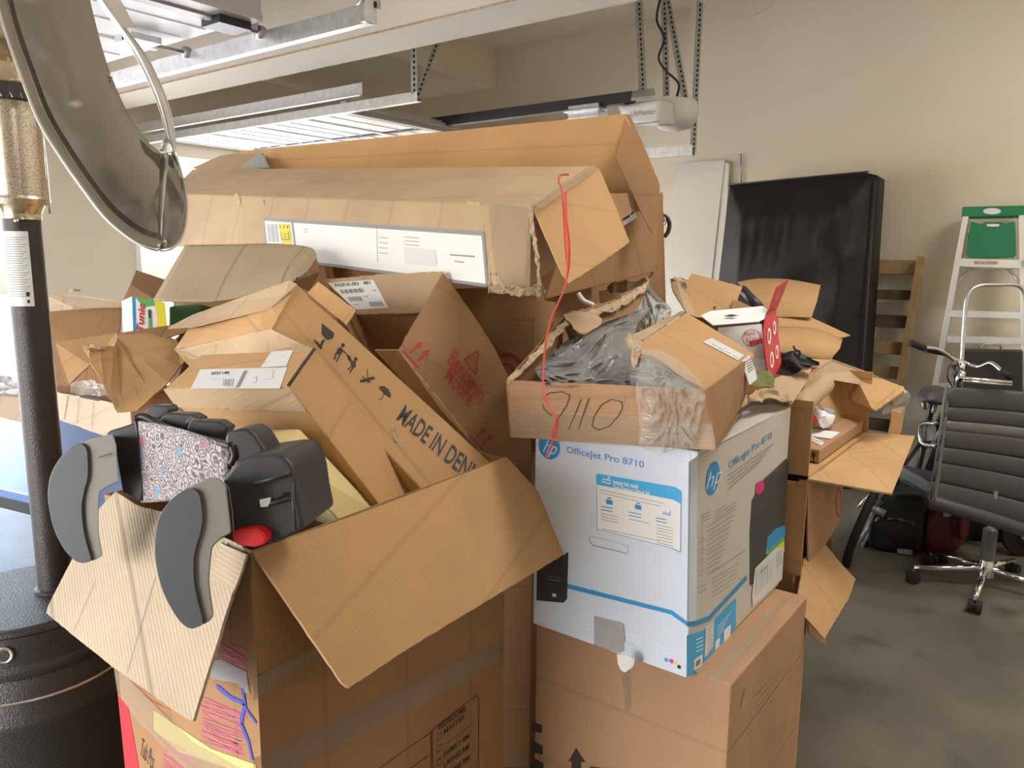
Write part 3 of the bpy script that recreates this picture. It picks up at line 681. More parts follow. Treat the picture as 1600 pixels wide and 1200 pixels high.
tube('side_frame', [(1482, 604, dB), (1478, 625, dB), (1474, 660, dB), (1468, 710, dB), (1462, 760, dB), (1456, 786, dB)], .014, M['leatherstrap'], t, n=30)
tube('bottom_roll', [(1456, 784, dB), (1500, 797, dB-.02), (1560, 815, dB-.02), (1610, 832, dB-.02), (1660, 848, dB)], .032, M['leather'], t, n=30, seg=14)
hexa('seat_cushion', [(1470, 760, dB+.05), (1655, 800, dB+.05), (1650, 835, dB+.05), (1468, 790, dB+.05)], (_f-V((0, 0, _f.z))).normalized()*.42, M['leather'], t, bevel=.03)
tubes('top_rail', [(((1505, 591, dB+.02), (1580, 598, dB+.02)), .010), (((1505, 595, dB+.02), (1580, 602, dB+.02)), .008)], M['chrome'], t)
# armrest loop on the left
tube('arm_frame', [(1462, 662, dB+.1), (1440, 664, dB+.25), (1441, 692, dB+.25), (1463, 697, dB+.1)], .012, M['chrome'], t, n=20)
hexa('arm_pad', [(1442, 662, dB+.30), (1463, 662, dB+.1), (1463, 690, dB+.1), (1441, 690, dB+.30)], _r*.02+_f*.04, M['leatherstrap'], t, bevel=.006)
# ---------------------------------------------------------------- cartons: helpers
def seg(a, b, t): return V(a).lerp(V(b), t)
def pgon(cx, cy, rx, ry, n=20, a0=0, a1=2*math.pi, rot=0):
    c, s = math.cos(rot), math.sin(rot)
    return [(cx+rx*math.cos(t)*c-ry*math.sin(t)*s, cy+rx*math.cos(t)*s+ry*math.sin(t)*c) for t in [a0+(a1-a0)*i/(n-1 if a1-a0 < 6 else n) for i in range(n)]]
def crumple(name, rows, m, parent=None, amp=.015, nu=34, nv=26, freq=9, seed=0, th=0, off=None, kind=None, fold=None):
    R = [interp([q if isinstance(q, Vector) else P(*q) for q in r], nu) for r in rows]
    C = [interp([R[k][i] for k in range(len(R))], nv) for i in range(nu)]
    vs = []; rows2 = []
    for j in range(nv):
        row = []
        for i in range(nu):
            p = C[i][j]; q = p*freq+V((seed, 0, 0))
            r = (1-abs(noise.noise(q))*2.2)*.6+(1-abs(noise.noise(q*2.3))*2)*.3+noise.noise(q*5)*.2
            if fold:
                w_ = noise.noise(V((i/nu*2.2+seed, j/nv*2.2, 2)))*fold[2]
                q1_ = V((i/nu*fold[0]+w_, j/nv*fold[1]+w_*.6, seed))
                r = (1-abs(noise.noise(q1_))*2.6)*.75+(1-abs(noise.noise(q1_*2.7+V((4, 0, 0))))*2.4)*.22
            n = (CAM-p).normalized(); p = p + n*amp*(r-.4) + V((noise.noise(q*1.3+V((5, 0, 0))), noise.noise(q*1.3+V((0, 7, 0))), noise.noise(q*1.3+V((0, 0, 9)))))*amp*.7
            row.append(p)
        rows2.append(row)
    return loft(name, rows2, m, parent, th=th, smooth=True, kind=kind)
def arrows(pl, x, y, s, m, parent, rot=0, name='printed_arrows'):
    """two up arrows over a bar; s is size in picture px"""
    c, sn = math.cos(rot), math.sin(rot)
    def q(u, v): return (x+(u*c-v*sn)*s, y+(u*sn+v*c)*s)
    it = []
    for u in (-.28, .28):
        it += [[q(u-.06, .4), q(u+.06, .4), q(u+.06, -.15), q(u-.06, -.15)], [q(u-.22, -.12), q(u+.22, -.12), q(u, -.5)]]
    it.append([q(-.6, .52), q(.6, .52), q(.6, .62), q(-.6, .62)])
    marks(name, pl, it, m, parent)

# ================================================================ HP printer carton stack
XH, YH = -.5544, 1.3162
zb = .740
A = az(1073, 1060, zb); XH, YH = A.x, A.y
xl = ay(834, 850, YH).x; yr = az(1226, 916, zb).y
zt = ay(1078, 703, YH).z
t = thing('moving_carton', 'plain brown moving carton under the printer carton, up arrow on its front', 'box', (XH-.17, YH+.25, 0))
xr = XH+.045
# lower carton: front-right corner at picture (1145,1066)
c1 = az(1143, 1068, zb); xr = c1.x; yf = c1.y
xlf = ay(836, 1090, yf).x; yrb = az(1240, 925, zb).y
def vbox(name, x0, x1, y0, y1, z0, z1, m, parent, bev=.004):
    return box(name, x0, x1, y0, y1, z0, z1, m, parent, bevel=bev)
vbox('carton_body', xlf, xr, yf, yrb, 0, zb-.002, M['pinkish'], t)
pf = Plane(V((xr, yf, 0)), V((xlf, yf, 0)), V((xr, yf, zb))); ps = Plane(V((xr, yf, 0)), V((xr, yrb, 0)), V((xr, yf, zb)))
pt = Plane(V((xr, yf, zb)), V((xr, yrb, zb)), V((xlf, yf, zb)))
marks('printed_arrow', pf, [[(888, 1190), (900, 1168), (915, 1191), (908, 1191), (909, 1215), (893, 1215), (893, 1189)]], M['ink_dark'], t)
for q_ in ([(833, 1128), (847, 1133), (847, 1146), (833, 1142)], [(833, 1158), (848, 1165), (848, 1180), (833, 1175)], [(835, 1185), (849, 1192), (849, 1215), (835, 1215)], [(922, 1197), (960, 1203), (960, 1215), (922, 1215)]): marks('printed_bar', pf, [q_], M['ink_dark'], t)
marks('printed_checklist', ps, [(1176+i*2, 1092+i*9.5, 1218-i*.5, 1046+i*8, .0008) for i in range(14)], M['ink_dark'], t)
marks('printed_checkbox', ps, [(1174, 1095+i*11, 1174, 1102+i*11, .0008) for i in range(10)]+[(1163, 1078, 1157, 1106, .0025)], M['ink_dark'], t)
marks('tape_strip', pt, [[(1108, 1062), (1126, 1064), (1232, 935), (1226, 928)]], M['tape'], t)
marks('tape_tail', pf, [[(968, 1028), (983, 1034), (985, 1062), (984, 1108), (977, 1112), (974, 1080)]], M['tape_dark'], t, off=.002)
crumple('torn_paper_patch', [[(964, 1022, 1.535), (980, 1024, 1.53), (994, 1031, 1.53)], [(965, 1036, 1.53), (978, 1040, 1.528), (990, 1040, 1.53)], [(970, 1046, 1.53), (975, 1050, 1.528), (983, 1046, 1.53)]], M['white'], t, amp=.004, nu=8, nv=8, freq=40)

t = thing('printer_carton', 'white and blue printer carton with logo and product name on two sides', 'box', (XH-.17, YH+.3, zb))
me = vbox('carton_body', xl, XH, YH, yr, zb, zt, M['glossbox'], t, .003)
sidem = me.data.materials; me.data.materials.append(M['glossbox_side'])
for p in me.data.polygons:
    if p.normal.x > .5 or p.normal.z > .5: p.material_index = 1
hf = Plane(V((XH, YH, zb)), V((xl, YH, zb)), V((XH, YH, zt))); hs = Plane(V((XH, YH, zb)), V((XH, yr, zb)), V((XH, YH, zt)))
def disc3(name, pl, cx, cy, r_m, m, parent, off, n=40):
    c = pl.at(cx, cy, off); a = V((0, 0, 1)).cross(pl.n).normalized(); b = pl.n.cross(a)
    vs = [c+(a*math.cos(i*2*math.pi/n)+b*math.sin(i*2*math.pi/n))*r_m for i in range(n)]
    n0 = (vs[1]-vs[0]).cross(vs[2]-vs[1]); 
    if n0.dot(pl.n) < 0: vs.reverse()
    return mesh(name, vs, [tuple(range(n))], m, parent)
# front
disc3('round_logo', hf, 858, 698, .0275, M['blue'], t, .0008)
text('logo_letters', 'hp', hf, (848, 706), (868, 711), (853, 686), M['white'], t, off=.0014, bold=-.01, shear=.25)
text('printed_name', 'OfficeJet Pro 8710', hf, (885, 707), (1006, 731), (885, 697), M['blue'], t)
lab = [(935, 740), (1055, 761), (1065, 768), (1064, 786), (1063, 862), (1055, 858), (1045, 854), (940, 830), (933, 826), (931, 744)]
marks('sticker_border', hf, [lab], M['white'], t, off=.0006)
marks('sticker_header', hf, [[(934, 740), (1055, 761), (1065, 768), (1065, 788), (1052, 781), (932, 757), (931, 744)]], M['cyan'], t, off=.001)
marks('sticker_outline', hf, [(932, 757, 933, 827, .0012), (933, 827, 1045, 855, .0012), (1045, 855, 1063, 863, .0012), (1064, 786, 1063, 863, .0012)], M['cyan'], t, off=.0012)
text('sticker_title', 'Instant Ink ready', hf, (958, 756), (998, 764), (958, 749), M['white'], t, off=.0016, bold=.02)
text('sticker_title', 'Dare Premium Instant Ink', hf, (958, 764), (1016, 775), (958, 757), M['white'], t, off=.0016, bold=.02)
marks('sticker_icon', hf, [(940, 752, 953, 756, .002), (940, 748, 953, 751, .002), (941, 747, 940, 753, .002), (953, 748, 953, 757, .002), (949, 750, 953, 744, .002)], M['white'], t, off=.0016)
tl = []
for (x, y, n_, w0) in ((937, 765, 2, 100), (939, 802, 3, 27), (983, 811, 1, 32), (1026, 820, 7, 26), (940, 826, 1, 90)):
    for i in range(n_): tl.append((x, y+i*4.6, x+w0*(.95 if i % 2 else 1), y+i*4.6+w0*.215, .0010))
marks('fine_print', hf, tl, M['ink_grey'], t, off=.0012)
marks('blue_heading', hf, [(x, y+i*5, x+w0, y+i*5+w0*.2, .0018) for (x, y, w0) in ((939, 791, 18), (982, 800, 20), (1025, 809, 17)) for i in range(2)], M['blue'], t, off=.0012)
marks('small_printer_icon', hf, [[(x, y), (x+10, y+2), (x+10, y+9), (x, y+7)] for x, y in ((947, 780), (992, 788))]+[[(x+2, y-3), (x+8, y-2), (x+8, y), (x+2, y-1)] for x, y in ((947, 780), (992, 788))]+[(1035, 802, 1047, 805, .002), (1036, 800, 1048, 802, .001), (1047, 805, 1047, 797, .0012)], M['blue'], t, off=.0012)
marks('handle_cut', hf, [(921, 846, 926, 852, .0016), (926, 852, 960, 860, .0018), (960, 860, 980, 865, .0018), (921, 846, 921, 838, .001), (924, 838, 982, 853, .0006), (982, 853, 981, 865, .001)], M['ink_grey'], t, off=.0012)
marks('blue_stripe', hf, [[(886, 912), (1050, 954), (1073, 971), (1073, 978), (1048, 960), (886, 919)]], M['blue'], t, off=.0010)
marks('printer_picture', hf, [[(843, 862), (880, 868), (888, 862), (887, 900), (886, 936), (880, 942), (838, 938), (839, 880)]], M['photo_dark'], t, off=.001)
marks('picture_detail', hf, [(858, 905, 878, 908, .002), (856, 900, 876, 903, .001)], M['ink_grey'], t, off=.0016)
marks('picture_detail', hf, [[(863, 927), (869, 928), (869, 933), (863, 932)]], M['label'], t, off=.0016)
disc3('cyan_dot', hf, 1041, 1031, .0045, M['cyan'], t, .001); disc3('magenta_dot', hf, 1049, 1033, .0045, M['magenta'], t, .001); disc3('yellow_dot', hf, 1056, 1036, .004, M['yellow'], t, .001); disc3('black_dot', hf, 1061, 1042, .004, M['ink'], t, .001)
marks('tape_strip', hf, [[(928, 962), (973, 973), (976, 1016), (970, 1020), (928, 1010)]], M['tape_dark'], t, off=.0018)
marks('scuff_line', hf, [(974, 976, 976, 1003, .0016)], M['ink_grey'], t, off=.002)
marks('ghost_text', hf, [(915, 974+i*9, 1000, 996+i*9, .0012) for i in range(3)]+[(1018, 1007+i*7, 1050, 1016+i*7, .001) for i in range(2)], M['white'], t, off=.0012)
# right side
pts = lambda *q: [tuple(v) for v in q]
marks('white_edge_band', hs, [[(1076, 722), (1090, 712), (1088, 968), (1073, 975)]], M['glossbox'], t, off=.0006)
marks('edge_crease', hs, [(1079, 708, 1075, 965, .0012), (1077, 960, 1073, 1055, .0012), (1098, 800, 1096, 960, .0006)], M['ink_grey'], t, off=.0012)
disc3('round_logo', hs, 1114, 747, .0335, M['blue'], t, .0010)
text('logo_letters', 'hp', hs, (1103, 766), (1128, 750), (1105, 740), M['white'], t, off=.0016, bold=-.01, shear=.3)
text('printed_name', 'OfficeJet Pro 8710', hs, (1139, 733), (1206, 684), (1139, 721), M['blue'], t)
ln = [(1137, 744+i*7, 1208-i*6, 694+i*8.5, .0018) for i in range(4)] + [(1118, 800, 1135, 789, .0012), (1118, 806, 1150, 784, .0012), (1118, 812, 1150, 790, .0012)]
for i in range(11): ln.append((1104+(i % 3), 824+i*7.2, 1150-(i*2.6), 795+i*9.0, .0012))
ln += [(1096, 806+i*5, 1110, 799+i*5, .0012) for i in range(3)]
for i in range(5): ln.append((1112, 905+i*7, 1155-i*2, 880+i*7.5, .001))
marks('fine_print', hs, ln, M['ink_grey'], t, off=.0012)
marks('blue_line', hs, [(1106, 900, 1165, 859, .0012), (1092, 926, 1104, 920, .001), (1092, 918, 1104, 912, .001), (1092, 918, 1092, 926, .001), (1104, 912, 1104, 920, .001)], M['blue'], t, off=.0012)
for i in range(4): marks('small_pictogram', hs, [(1093, 842+i*17, 1100, 839+i*17, .001), (1093, 848+i*17, 1100, 845+i*17, .001), (1093, 842+i*17, 1093, 848+i*17, .001), (1100, 839+i*17, 1100, 845+i*17, .001)], M['ink_grey'], t, off=.0012)
marks('blue_stripe', hs, [[(1073, 972), (1088, 970), (1108, 962), (1167, 898), (1167, 906), (1108, 970), (1088, 978), (1073, 979)]], M['blue'], t, off=.0012)
marks('blue_panel', hs, [[(1073, 993), (1100, 985), (1150, 934), (1150, 980), (1108, 1036), (1085, 1054), (1073, 1058)]], M['cyan'], t, off=.001)
marks('barcode_label', hs, [[(1103, 980), (1116, 968), (1114, 1010), (1107, 1022), (1101, 1028)]], M['label'], t, off=.0016)
marks('label_print', hs, [(1106, 985+i*5, 1113, 978+i*5, .0012) for i in range(8)], M['ink_grey'], t, off=.002)
for q_ in ([(1085, 1031), (1098, 1022), (1097, 1040), (1084, 1048)], [(1118, 1002), (1125, 996), (1124, 1010), (1117, 1016)], [(1131, 985), (1142, 975), (1141, 995), (1131, 1005)]): marks('white_pictogram', hs, [q_], M['white'], t, off=.0016)
marks('white_lines', hs, [(1120, 982+i*6, 1142-i*4, 956+i*9, .0018) for i in range(4)]+[(1088, 1000+i*6, 1099, 995+i*6, .002) for i in range(4)], M['white'], t, off=.0016)
marks('pictogram_detail', hs, [[(1088, 1033), (1095, 1028), (1094, 1038), (1087, 1042)]], M['ink_grey'], t, off=.002)
marks('printer_picture', hs, [[(1175, 782), (1190, 752), (1230, 715), (1233, 730), (1229, 760), (1224, 850), (1222, 895), (1172, 915), (1172, 830)]], M['photo_dark'], t, off=.001)
marks('picture_detail', hs, [(1176, 783, 1190, 753, .002), (1190, 753, 1229, 716, .002), (1179, 795, 1188, 786, .001), (1182, 797, 1192, 787, .001), (1176, 784, 1173, 910, .0015)], M['ink_grey'], t, off=.0014)
marks('magenta_square', hs, [[(1182, 755), (1193, 750), (1194, 765), (1186, 773), (1181, 770)]], M['magenta'], t, off=.0018)
marks('photo_sky', hs, [[(1199, 840), (1212, 826), (1227, 820), (1227, 835), (1212, 852), (1197, 862)]], M['blue'], t, off=.0014)
marks('photo_trees', hs, [[(1196, 862), (1212, 850), (1226, 836), (1226, 862), (1205, 866), (1197, 866)]], M['green_print'], t, off=.0016)
marks('photo_flowers', hs, [[(1212, 856), (1225, 845), (1225, 862), (1213, 864)]], M['yellow'], t, off=.0018)
marks('shipping_label', hs, [[(1180, 888), (1210, 858), (1225, 854), (1222, 905), (1176, 948), (1175, 930)]], M['label'], t, off=.002)
marks('barcode', hs, [(1182+i*3, 893-i*2.6, 1181+i*3, 930-i*3, .0012 if i % 3 else .0022) for i in range(9)]+[(1213, 866+i*4, 1222, 859+i*4, .0016) for i in range(6)]+[(1188, 895-i*0, 1200, 884, .003)], M['ink_grey'], t, off=.0026)
marks('top_crease', hs, [(1092, 712, 1240, 632, .0012)], M['ink_grey'], t, off=.0012)

# ================================================================ tray carton with plastic bags on top of the printer carton
yt_ = YH-.03
TP = Plane(V((0, yt_, 1.2)), V((-1, yt_, 1.2)), V((0, yt_, 1.5)))
t = thing('tray_carton', 'shallow torn carton with 9110 handwritten on its front, full of grey plastic bags', 'box', tuple(TP.at(960, 700)))
fa, fb_, fc, fd = TP.at(793, 594), TP.at(1105, 609), TP.at(1118, 704), TP.at(800, 683)
dv = V((.0, .42, .0))
bl, br2 = P(880, 497, 1.95), P(1013, 457, 2.35)
sheet('front_panel', [fa, fb_, fc, fd], M['pinkish'], t, jit=.0006)
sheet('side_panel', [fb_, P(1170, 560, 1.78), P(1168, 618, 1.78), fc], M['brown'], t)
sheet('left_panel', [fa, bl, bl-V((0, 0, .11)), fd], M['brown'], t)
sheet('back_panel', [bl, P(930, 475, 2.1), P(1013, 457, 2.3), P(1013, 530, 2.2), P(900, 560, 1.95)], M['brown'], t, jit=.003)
sheet('bottom_panel', [fd+V((0, 0, .004)), fc+V((0, 0, .004)), V((P(1166, 622, 1.78).x, P(1166, 622, 1.78).y, fc.z+.006)), V((fd.x, fd.y+.45, fd.z+.006))], M['brown'], t)
crumple('torn_rim', [[(795, 592, 1.56), (840, 545, 1.75), (885, 497, 1.93), (925, 483, 2.05), (960, 470, 2.15), (1012, 440, 2.3)], [(797, 600, 1.555), (846, 552, 1.74), (892, 507, 1.92), (930, 494, 2.04), (965, 483, 2.13), (1014, 452, 2.28)]], M['torn'], t, amp=.012, nu=60, nv=6, freq=30, th=.003)
crumple('torn_flap', [[(882, 494, 1.93), (905, 488, 1.98), (935, 493, 2.0)], [(898, 512, 1.88), (915, 520, 1.9), (940, 505, 1.95)]], M['kraft'], t, amp=.01, nu=16, nv=8, freq=20, th=.003)
marks('tape_band', TP, [[(796, 643), (1113, 662), (1118, 702), (800, 682)]], M['tape'], t, off=.0015)
marks('paper_edge', TP, [(798, 640, 996, 652, .0008), (975, 612, 975, 655, .0008)], M['torn'], t, off=.0012)
# handwriting 9110
pen = [(848, 621, 858, 614), (858, 614, 878, 612), (878, 612, 890, 618), (890, 618, 886, 632), (886, 632, 874, 650), (874, 650, 862, 674), (862, 650, 850, 640), (850, 640, 848, 632),
       (908, 624, 898, 648), (898, 648, 888, 672), (920, 622, 912, 645), (912, 645, 904, 670), (972, 628, 955, 624), (955, 624, 940, 632), (940, 632, 928, 650), (928, 650, 925, 666), (925, 666, 935, 672), (935, 672, 952, 666), (952, 666, 966, 650), (966, 650, 973, 636), (973, 636, 970, 628)]
marks('handwriting', TP, [(a, b, c, d, .0016) for a, b, c, d in pen], M['ink'], t, off=.002)
crumple('clear_wrap', [[(1000, 545, 1.56), (1030, 548, 1.55), (1062, 570, 1.53), (1098, 605, 1.47)], [TP.at(991, 606, .02), TP.at(1028, 606, .03), TP.at(1064, 612, .03), TP.at(1098, 622, .02)], [TP.at(994, 655, .02), TP.at(1028, 655, .03), TP.at(1062, 660, .03), TP.at(1088, 676, .02)], [TP.at(996, 698, .012), TP.at(1028, 708, .015), TP.at(1058, 702, .015), TP.at(1080, 706, .012)]], M['filmclear'], t, amp=.018, nu=90, nv=90, freq=5, seed=3, fold=(5, 6, 3))
def filmobj(name, label, rows, m, **k):
    o = crumple(name, rows, m, None, **k); o['label'] = label; o['category'] = 'plastic bag'; return o
filmobj('plastic_bag', 'flat grey plastic bag filling the left of the torn tray carton', [[(862, 545, 1.85), (900, 525, 1.95), (960, 500, 2.0), (1010, 480, 2.05)], [(835, 572, 1.68), (890, 560, 1.75), (950, 540, 1.8), (1000, 530, 1.8)], [(830, 580, 1.62), (880, 596, 1.60), (950, 600, 1.60), (1000, 585, 1.60)], [(850, 602, 1.56), (900, 606, 1.54), (950, 608, 1.54), (1010, 612, 1.53)]], M['film'], amp=.035, nu=110, nv=90, freq=3, seed=11, fold=(3.5, 9, 2.2))
filmobj('plastic_bag', 'crumpled whitish plastic bag rising at the back of the tray carton', [[(985, 500, 2.05), (1005, 470, 2.1), (1012, 453, 2.1), (1020, 468, 2.1)], [(990, 520, 2.0), (1010, 495, 2.0), (1025, 475, 2.05), (1040, 480, 2.05)], [(985, 535, 1.95), (1010, 520, 1.95), (1035, 500, 1.98), (1043, 492, 2.05)], [(980, 545, 1.9), (1005, 535, 1.9), (1030, 520, 1.95), (1040, 505, 2.0)]], M['filmwhite'], amp=.03, nu=80, nv=80, freq=5, seed=21, fold=(7, 3, 2))
filmobj('plastic_bag', 'grey plastic sheet lying under the small open carton on the tray', [[(985, 560, 1.62), (1020, 560, 1.60), (1060, 585, 1.55), (1095, 606, 1.52)], [(985, 590, 1.58), (1020, 590, 1.56), (1050, 596, 1.53), (1090, 612, 1.50)], [(990, 612, 1.54), (1020, 614, 1.53), (1050, 612, 1.51), (1085, 616, 1.49)]], M['film'], amp=.02, nu=80, nv=50, freq=4, seed=31, fold=(4, 6, 2))
# small carton on the tray
t = thing('small_carton', 'small tan carton with a white label strip lying tilted on the tray carton', 'box', tuple(P(1090, 600, 1.65)))
q0, q1, q2, q3 = P(985, 543, 1.60), P(1072, 487, 1.88), P(1180, 553, 1.80), P(1103, 607, 1.55)
pl = Plane(q0, q2, q3); q1 = pl.at(1072, 487)
dn = P(1122, 700, 1.47)-q3
q3b, q2b = P(1122, 697, 1.50), P(1168, 618, 1.76)
mesh('carton_body', [q0, q1, q2, q3, q0+V((0, 0, -.05)), q1+V((0, 0, -.08)), q2b, q3b], orient([q0, q1, q2, q3, q0+V((0, 0, -.05)), q1+V((0, 0, -.08)), q2b, q3b], HF), M['tan'], t, bevel=.004)
sheet('end_flap', [P(978, 528, 1.62), P(1065, 486, 1.86), q1, q0], M['tan_light'], t, jit=.001)
crumple('torn_corner', [[(980, 524, 1.61), (990, 520, 1.60), (1002, 528, 1.59)], [(984, 540, 1.595), (994, 545, 1.58), (1004, 545, 1.58)], [(986, 556, 1.585), (993, 560, 1.575), (1000, 558, 1.575)], [(988, 572, 1.58), (992, 574, 1.57), (996, 570, 1.57)]], M['torn'], t, amp=.01, nu=10, nv=16, freq=30, th=.002)
marks('label_strip', pl, [[(1098, 534), (1112, 528), (1163, 555), (1153, 563)]], M['label'], t, off=.0015)
marks('label_print', pl, [(1112+i*11, 537+i*6, 1120+i*11, 541+i*6, .003) for i in range(4)], M['ink_grey'], t, off=.002)
ple = Plane(q3, q2, q3b)
marks('label_end', ple, [[(1160, 563), (1171, 554), (1181, 580), (1183, 592), (1171, 602), (1163, 578)]], M['label'], t, off=.002)
marks('barcode', ple, [(1165+i*.9, 566+i*4, 1174+i*.9, 560+i*4, .0016) for i in range(5)], M['ink'], t, off=.003)

# red ribbon hanging from the long carton
t = thing('ribbon', 'thin red ribbon hanging from the long carton down over the tray', 'ribbon', tuple(P(878, 275, 1.75)))
tube('strand', [(889, 273, 1.72), (876, 274, 1.72), (873, 285, 1.71), (878, 300, 1.70), (883, 380, 1.68), (886, 430, 1.68), (876, 465, 1.66), (862, 495, 1.64), (854, 530, 1.62), (850, 560, 1.60), (849, 608, 1.47), (856, 632, 1.455), (870, 654, 1.45), (869, 675, 1.45), (853, 716, 1.445)], .0022, M['ribbon'], t, n=90)
tube('strand', [(870, 653, 1.448), (864, 672, 1.446), (863, 685, 1.446), (872, 690, 1.446)], .002, M['ribbon'], t, n=20)
tube('knot_strand', [(884, 300, 1.705), (885, 345, 1.675), (888, 380, 1.67), (888, 415, 1.675), (884, 440, 1.68)], lambda q: .002+.0022*math.sin(q*3.14), M['ribbon'], t, n=24)

# ================================================================ big moving carton with flaps
zT = 1.13
Cc = az(392, 862, zT); Ee = az(790, 715, zT); Ll = az(180, 768, zT)
x1, y0, y1, x0 = Cc.x, Cc.y, Ee.y, Ll.x
t = thing('moving_carton', 'large open moving carton in the foreground with crayon scribbles and room checklist', 'box', ((x0+x1)/2, (y0+y1)/2, 0))
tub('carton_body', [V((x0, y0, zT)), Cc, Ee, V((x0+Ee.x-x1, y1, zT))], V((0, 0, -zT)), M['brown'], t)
rf = Plane(Cc, Ee, ax(545, 1075, x1+.11))
o = poly('right_flap', rf, [(394, 862), (600, 788), (792, 714), (850, 778), (915, 847), (905, 852), (640, 1012), (545, 1075), (535, 1067)], M['tan'], t, jit=.0006, th=.005)
lf = Plane(V((x1, y0, zT)), V((x0, y0, zT)), ay(300, 1127, y0-.11))
o = poly('left_flap', lf, [(180, 768), (215, 790), (255, 800), (378, 852), (382, 862), (376, 885), (301, 1127), (290, 1122), (175, 1042), (72, 958), (76, 945), (150, 800)], M['tan_ribbed'], t, jit=.0006, th=.005)
marks('crease', lf, [(150, 905, 115, 985, .0012), (243, 900, 198, 1052, .0012)], M['ink_grey'], t, off=.0006)
poly('torn_strip', Plane(Cc+V((0, -.01, 0)), Cc+V((-.1, -.01, 0)), Cc+V((0, -.05, -.12))), [(345, 848), (385, 866), (378, 890), (362, 932), (345, 960), (333, 972), (338, 940), (330, 900), (340, 862)], M['tan_ribbed'], t, jit=.001)
pr_ = Plane(Cc, Ee, Cc-V((0, 0, 1))); pl_ = Plane(V((x1, y0, 0)), V((x0, y0, 0)), V((x1, y0, 1)))
marks('tape_band', pr_, [[(396, 1185), (785, 1000), (786, 1032), (470, 1200), (396, 1215)]], M['tape_dark'], t, off=.0012)
marks('tape_band', pr_, [[(396, 1060), (494, 1012), (500, 1020), (396, 1095)]], M['tape_dark'], t, off=.0012)
fr_ = [(677, 1139, 745, 1086, .0022), (745, 1086, 748, 1093, .0022), (748, 1093, 748, 1205, .0022), (677, 1139, 675, 1150, .0022), (675, 1150, 677, 1205, .0022), (675, 1143, 590, 1202, .0022), (673, 1143, 674, 1205, .0022), (670, 1180, 640, 1202, .0022),
       (694, 1165, 742, 1128, .001), (686, 1148, 690, 1146, .001)]
for i, (x, y) in enumerate(((683, 1147), (683, 1166), (683, 1187))):
    fr_ += [(x, y, x+7, y-3, .0012), (x, y+10, x+7, y+7, .0012), (x, y, x, y+10, .0012), (x+7, y-3, x+7, y+7, .0012)]
marks('printed_frame', pr_, fr_, M['ink_dark'], t)
for s_, a_, b_, c_ in (('BEDROOMS', (685, 1141), (728, 1111), (685, 1132)), ('MASTER', (694, 1148), (726, 1123), (694, 1139)), ('FAMILY RM', (694, 1183), (733, 1153), (694, 1175)), ('LIVING RM', (694, 1200), (733, 1170), (694, 1191)), ('DINING RM', (694, 1218), (733, 1188), (694, 1209))):
    text('printed_room_name', s_, pr_, a_, b_, c_, M['ink_dark'], t, bold=.015)
# scribbles on the left face
random.seed(4)
def scrib(pl, x, y, w_, h_, n, m, wd, nm, ang=.5):
    it = []
    for i in range(n):
        yy = y+h_*i/n; a = (x+random.uniform(0, 6), yy+random.uniform(-2, 2)); b = (x+w_+random.uniform(-8, 4), yy+w_*ang+random.uniform(-4, 4)); mm = ((a[0]+b[0])/2+random.uniform(-4, 4), (a[1]+b[1])/2+random.uniform(-4, 4))
        it += [(a[0], a[1], mm[0], mm[1], wd), (mm[0], mm[1], b[0], b[1], wd)]
    marks(nm, pl, it, m, t, off=.001+random.random()*.0004)
scrib(pl_, 340, 1000, 45, 30, 12, M['pink_ink'], .0011, 'crayon_hatching', .4)
scrib(pl_, 312, 1090, 70, 70, 26, M['pink_ink'], .0011, 'crayon_hatching', .35)
scrib(pl_, 250, 1150, 60, 50, 16, M['pink_ink'], .0011, 'crayon_hatching', .6)
scrib(pl_, 200, 1062, 60, 22, 8, M['red_ink'], .0006, 'crayon_hatching', .6)
marks('red_stripe', pl_, [[(184, 1085), (200, 1105), (218, 1205), (196, 1205)]], M['red'], t)
marks('green_smear', pl_, [[(240, 1110), (330, 1170), (400, 1195), (400, 1215), (280, 1175), (240, 1140)]], M['smear'], t)
marks('blue_paint', pl_, [[(325, 1035), (345, 1030), (385, 1050), (390, 1085), (378, 1080), (372, 1068), (330, 1060)]], M['labelgrey'], t, off=.0012)
marks('blue_paint', pl_, [(338, 1072, 360, 1090, .008), (360, 1090, 382, 1100, .007), (378, 1075, 384, 1110, .007), (382, 1100, 376, 1130, .007), (376, 1130, 388, 1160, .008), (388, 1160, 394, 1188, .006), (386, 1110, 400, 1130, .005)], M['blue_marker'], t, off=.0016)
text('marker_writing', 'Tub Pcs', pl_, (218, 1178), (238, 1204), (222, 1152), M['ink_dark'], t)
marks('clear_tape', pl_, [[(178, 1045), (190, 1050), (300, 1160), (395, 1212), (300, 1212), (220, 1130), (184, 1085)]], M['tape'], t, off=.002)

